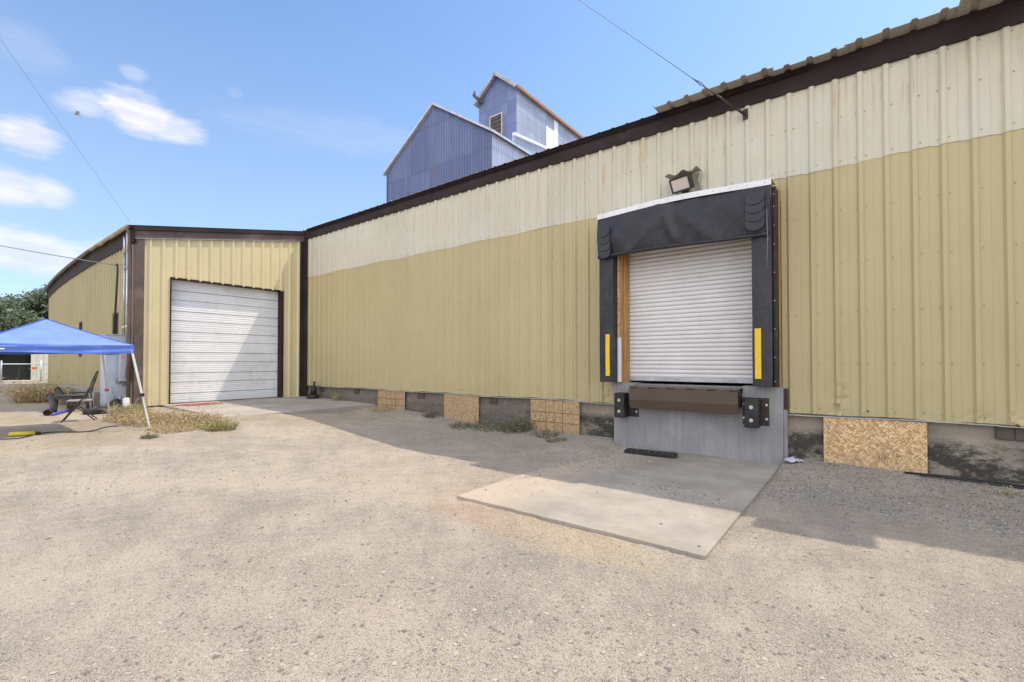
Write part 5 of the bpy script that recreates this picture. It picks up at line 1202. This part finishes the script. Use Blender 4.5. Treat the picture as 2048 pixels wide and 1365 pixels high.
def stone_mat(name, a, b_, c):
    m, g, b = new_mat(name); r = g.new('ShaderNodeNewGeometry').outputs['Random Per Island']; colr = g.mix(r, a, b_); colr = g.mix(g.m('GREATER_THAN', g.m('FRACT', g.m('MULTIPLY', r, 17)), .75), colr, c); fin(g, b, colr, .85, 0, None, .2); return m
M_st = stone_mat('gravel_stone', (.27, .235, .195), (.45, .39, .32), (.17, .155, .14)); M_st2 = stone_mat('grey_gravel', (.24, .225, .205), (.50, .46, .41), (.13, .12, .115))
o = stones(200000, (.0022, .015), reg_view, 61, 'gravel', M_st); tag(o, kind='stuff')
o = stones(52000, (.004, .012), reg_wall, 62, 'gravel', M_st2); tag(o, kind='stuff')
def slab_grit(r, n):
    x = -2.2 + r.normal(size=n) * .55; y = 6.0 + (x + 2.2) * -.15 + r.normal(size=n) * .28; x2 = r.uniform(-3.15, -1.1, n // 4); y2 = r.uniform(4.3, 8.4, n // 4)
    x = np.concatenate([x, x2]); y = np.concatenate([y, y2]); return x, y
def stones_on_slab(n, seed):
    r = np.random.default_rng(seed); x = -1.75 + r.normal(size=n) * .38; y = 5.85 - (x + 1.75) * .1 + r.normal(size=n) * .16; x = np.concatenate([x, r.uniform(-3.9, -1.1, n // 3)]); y = np.concatenate([y, r.uniform(4.2, 8.4, n // 3)])
    # left rear debris fan
    q = n * 3; fx = -3.95 + np.abs(r.normal(size=q)) * .5; fy = 7.0 + r.normal(size=q) * .8; x = np.concatenate([x, fx]); y = np.concatenate([y, fy])
    k = (x > -3.95) & (x < -1.1) & (y > 4.15) & (y < 8.45); x, y = x[k], y[k]; n = len(x); mb = MB()
    for a, b_ in zip(x, y):
        s = float(np.clip(.0045 * (1 / max(.03, r.random())) ** .45, .004, .02)); i = len(mb.v); t0 = r.uniform(0, 6.28)
        for k2 in range(5): t = t0 + k2 * 1.256; mb.v.append((a + s * math.cos(t) * r.uniform(.7, 1.3), b_ + s * math.sin(t) * r.uniform(.7, 1.3), -.001))
        mb.v.append((a, b_, s * .7 + .002))
        for k2 in range(5): mb.face((i + k2, i + (k2 + 1) % 5, i + 5))
    return mb.build('gravel', M_st)
tag(stones_on_slab(550, 63), kind='stuff')
def straw(n, seed):
    r = np.random.default_rng(seed); V = []; F = []
    x, y = reg_view(r, n); m_ = len(x); x = np.concatenate([x, r.uniform(-13, -9, n // 3), r.uniform(-1, 1.5, n // 8)]); y = np.concatenate([y, r.uniform(2.0, 4.3, n // 3), r.uniform(5.5, 8.3, n // 8)])
    k = ~((x > -4) & (x < -1.05) & (y > 4.05)) & ((x > -11.7) | (y < 4.4)); x, y = x[k], y[k]; z = gz(x, y)
    for a, b_, c in zip(x, y, z):
        L = r.uniform(.015, .07); t = r.uniform(0, 6.28); w = r.uniform(.0007, .0017); dx, dy_ = math.cos(t), math.sin(t); i = len(V); e = r.uniform(.003, .02)
        V += [(a - dy_ * w, b_ + dx * w, c + .004), (a + dy_ * w, b_ - dx * w, c + .004), (a + dx * L + dy_ * w, b_ + dy_ * L - dx * w, c + e), (a + dx * L - dy_ * w, b_ + dy_ * L + dx * w, c + e)]; F.append((i, i+1, i+2, i+3))
    me = bpy.data.meshes.new('straw'); me.from_pydata([tuple(map(float, v)) for v in V], [], F); me.materials.append(M_dry); o = bpy.data.objects.new('straw', me); col.objects.link(o); tag(o, kind='stuff')
straw(2600, 71)

# bird high in the sky
bd = thing('bird', (-30.2, 4.9, 14.3), 'tiny dark bird flying beneath the largest cloud', 'bird'); c = Vector((-30.2, 4.9, 14.3))
c = Vector((-1.3593 * 22, .2213 * 22, 1.63 + .539 * 22)); bd.location = c
mb = MB(); mb.tube([c + Vector((-.0, -.13, 0)), c + Vector((0, -.05, .01)), c + Vector((0, .05, 0)), c + Vector((0, .15, 0))], [.012, .035, .03, .008], 8); mb.build('body', simple('bird_grey', (.35, .35, .37), .8), bd)
for s in (-1, 1): mb = MB(); mb.grid(lambda u, v: c + Vector((s * .26 * u, -.06 + .1 * v - .05 * u * (1 - v) + .04 * u, .07 * math.sin(u * 2.2))), 6, 2); mb.build('wing', simple('bird_wing', (.38, .38, .4), .8), bd)
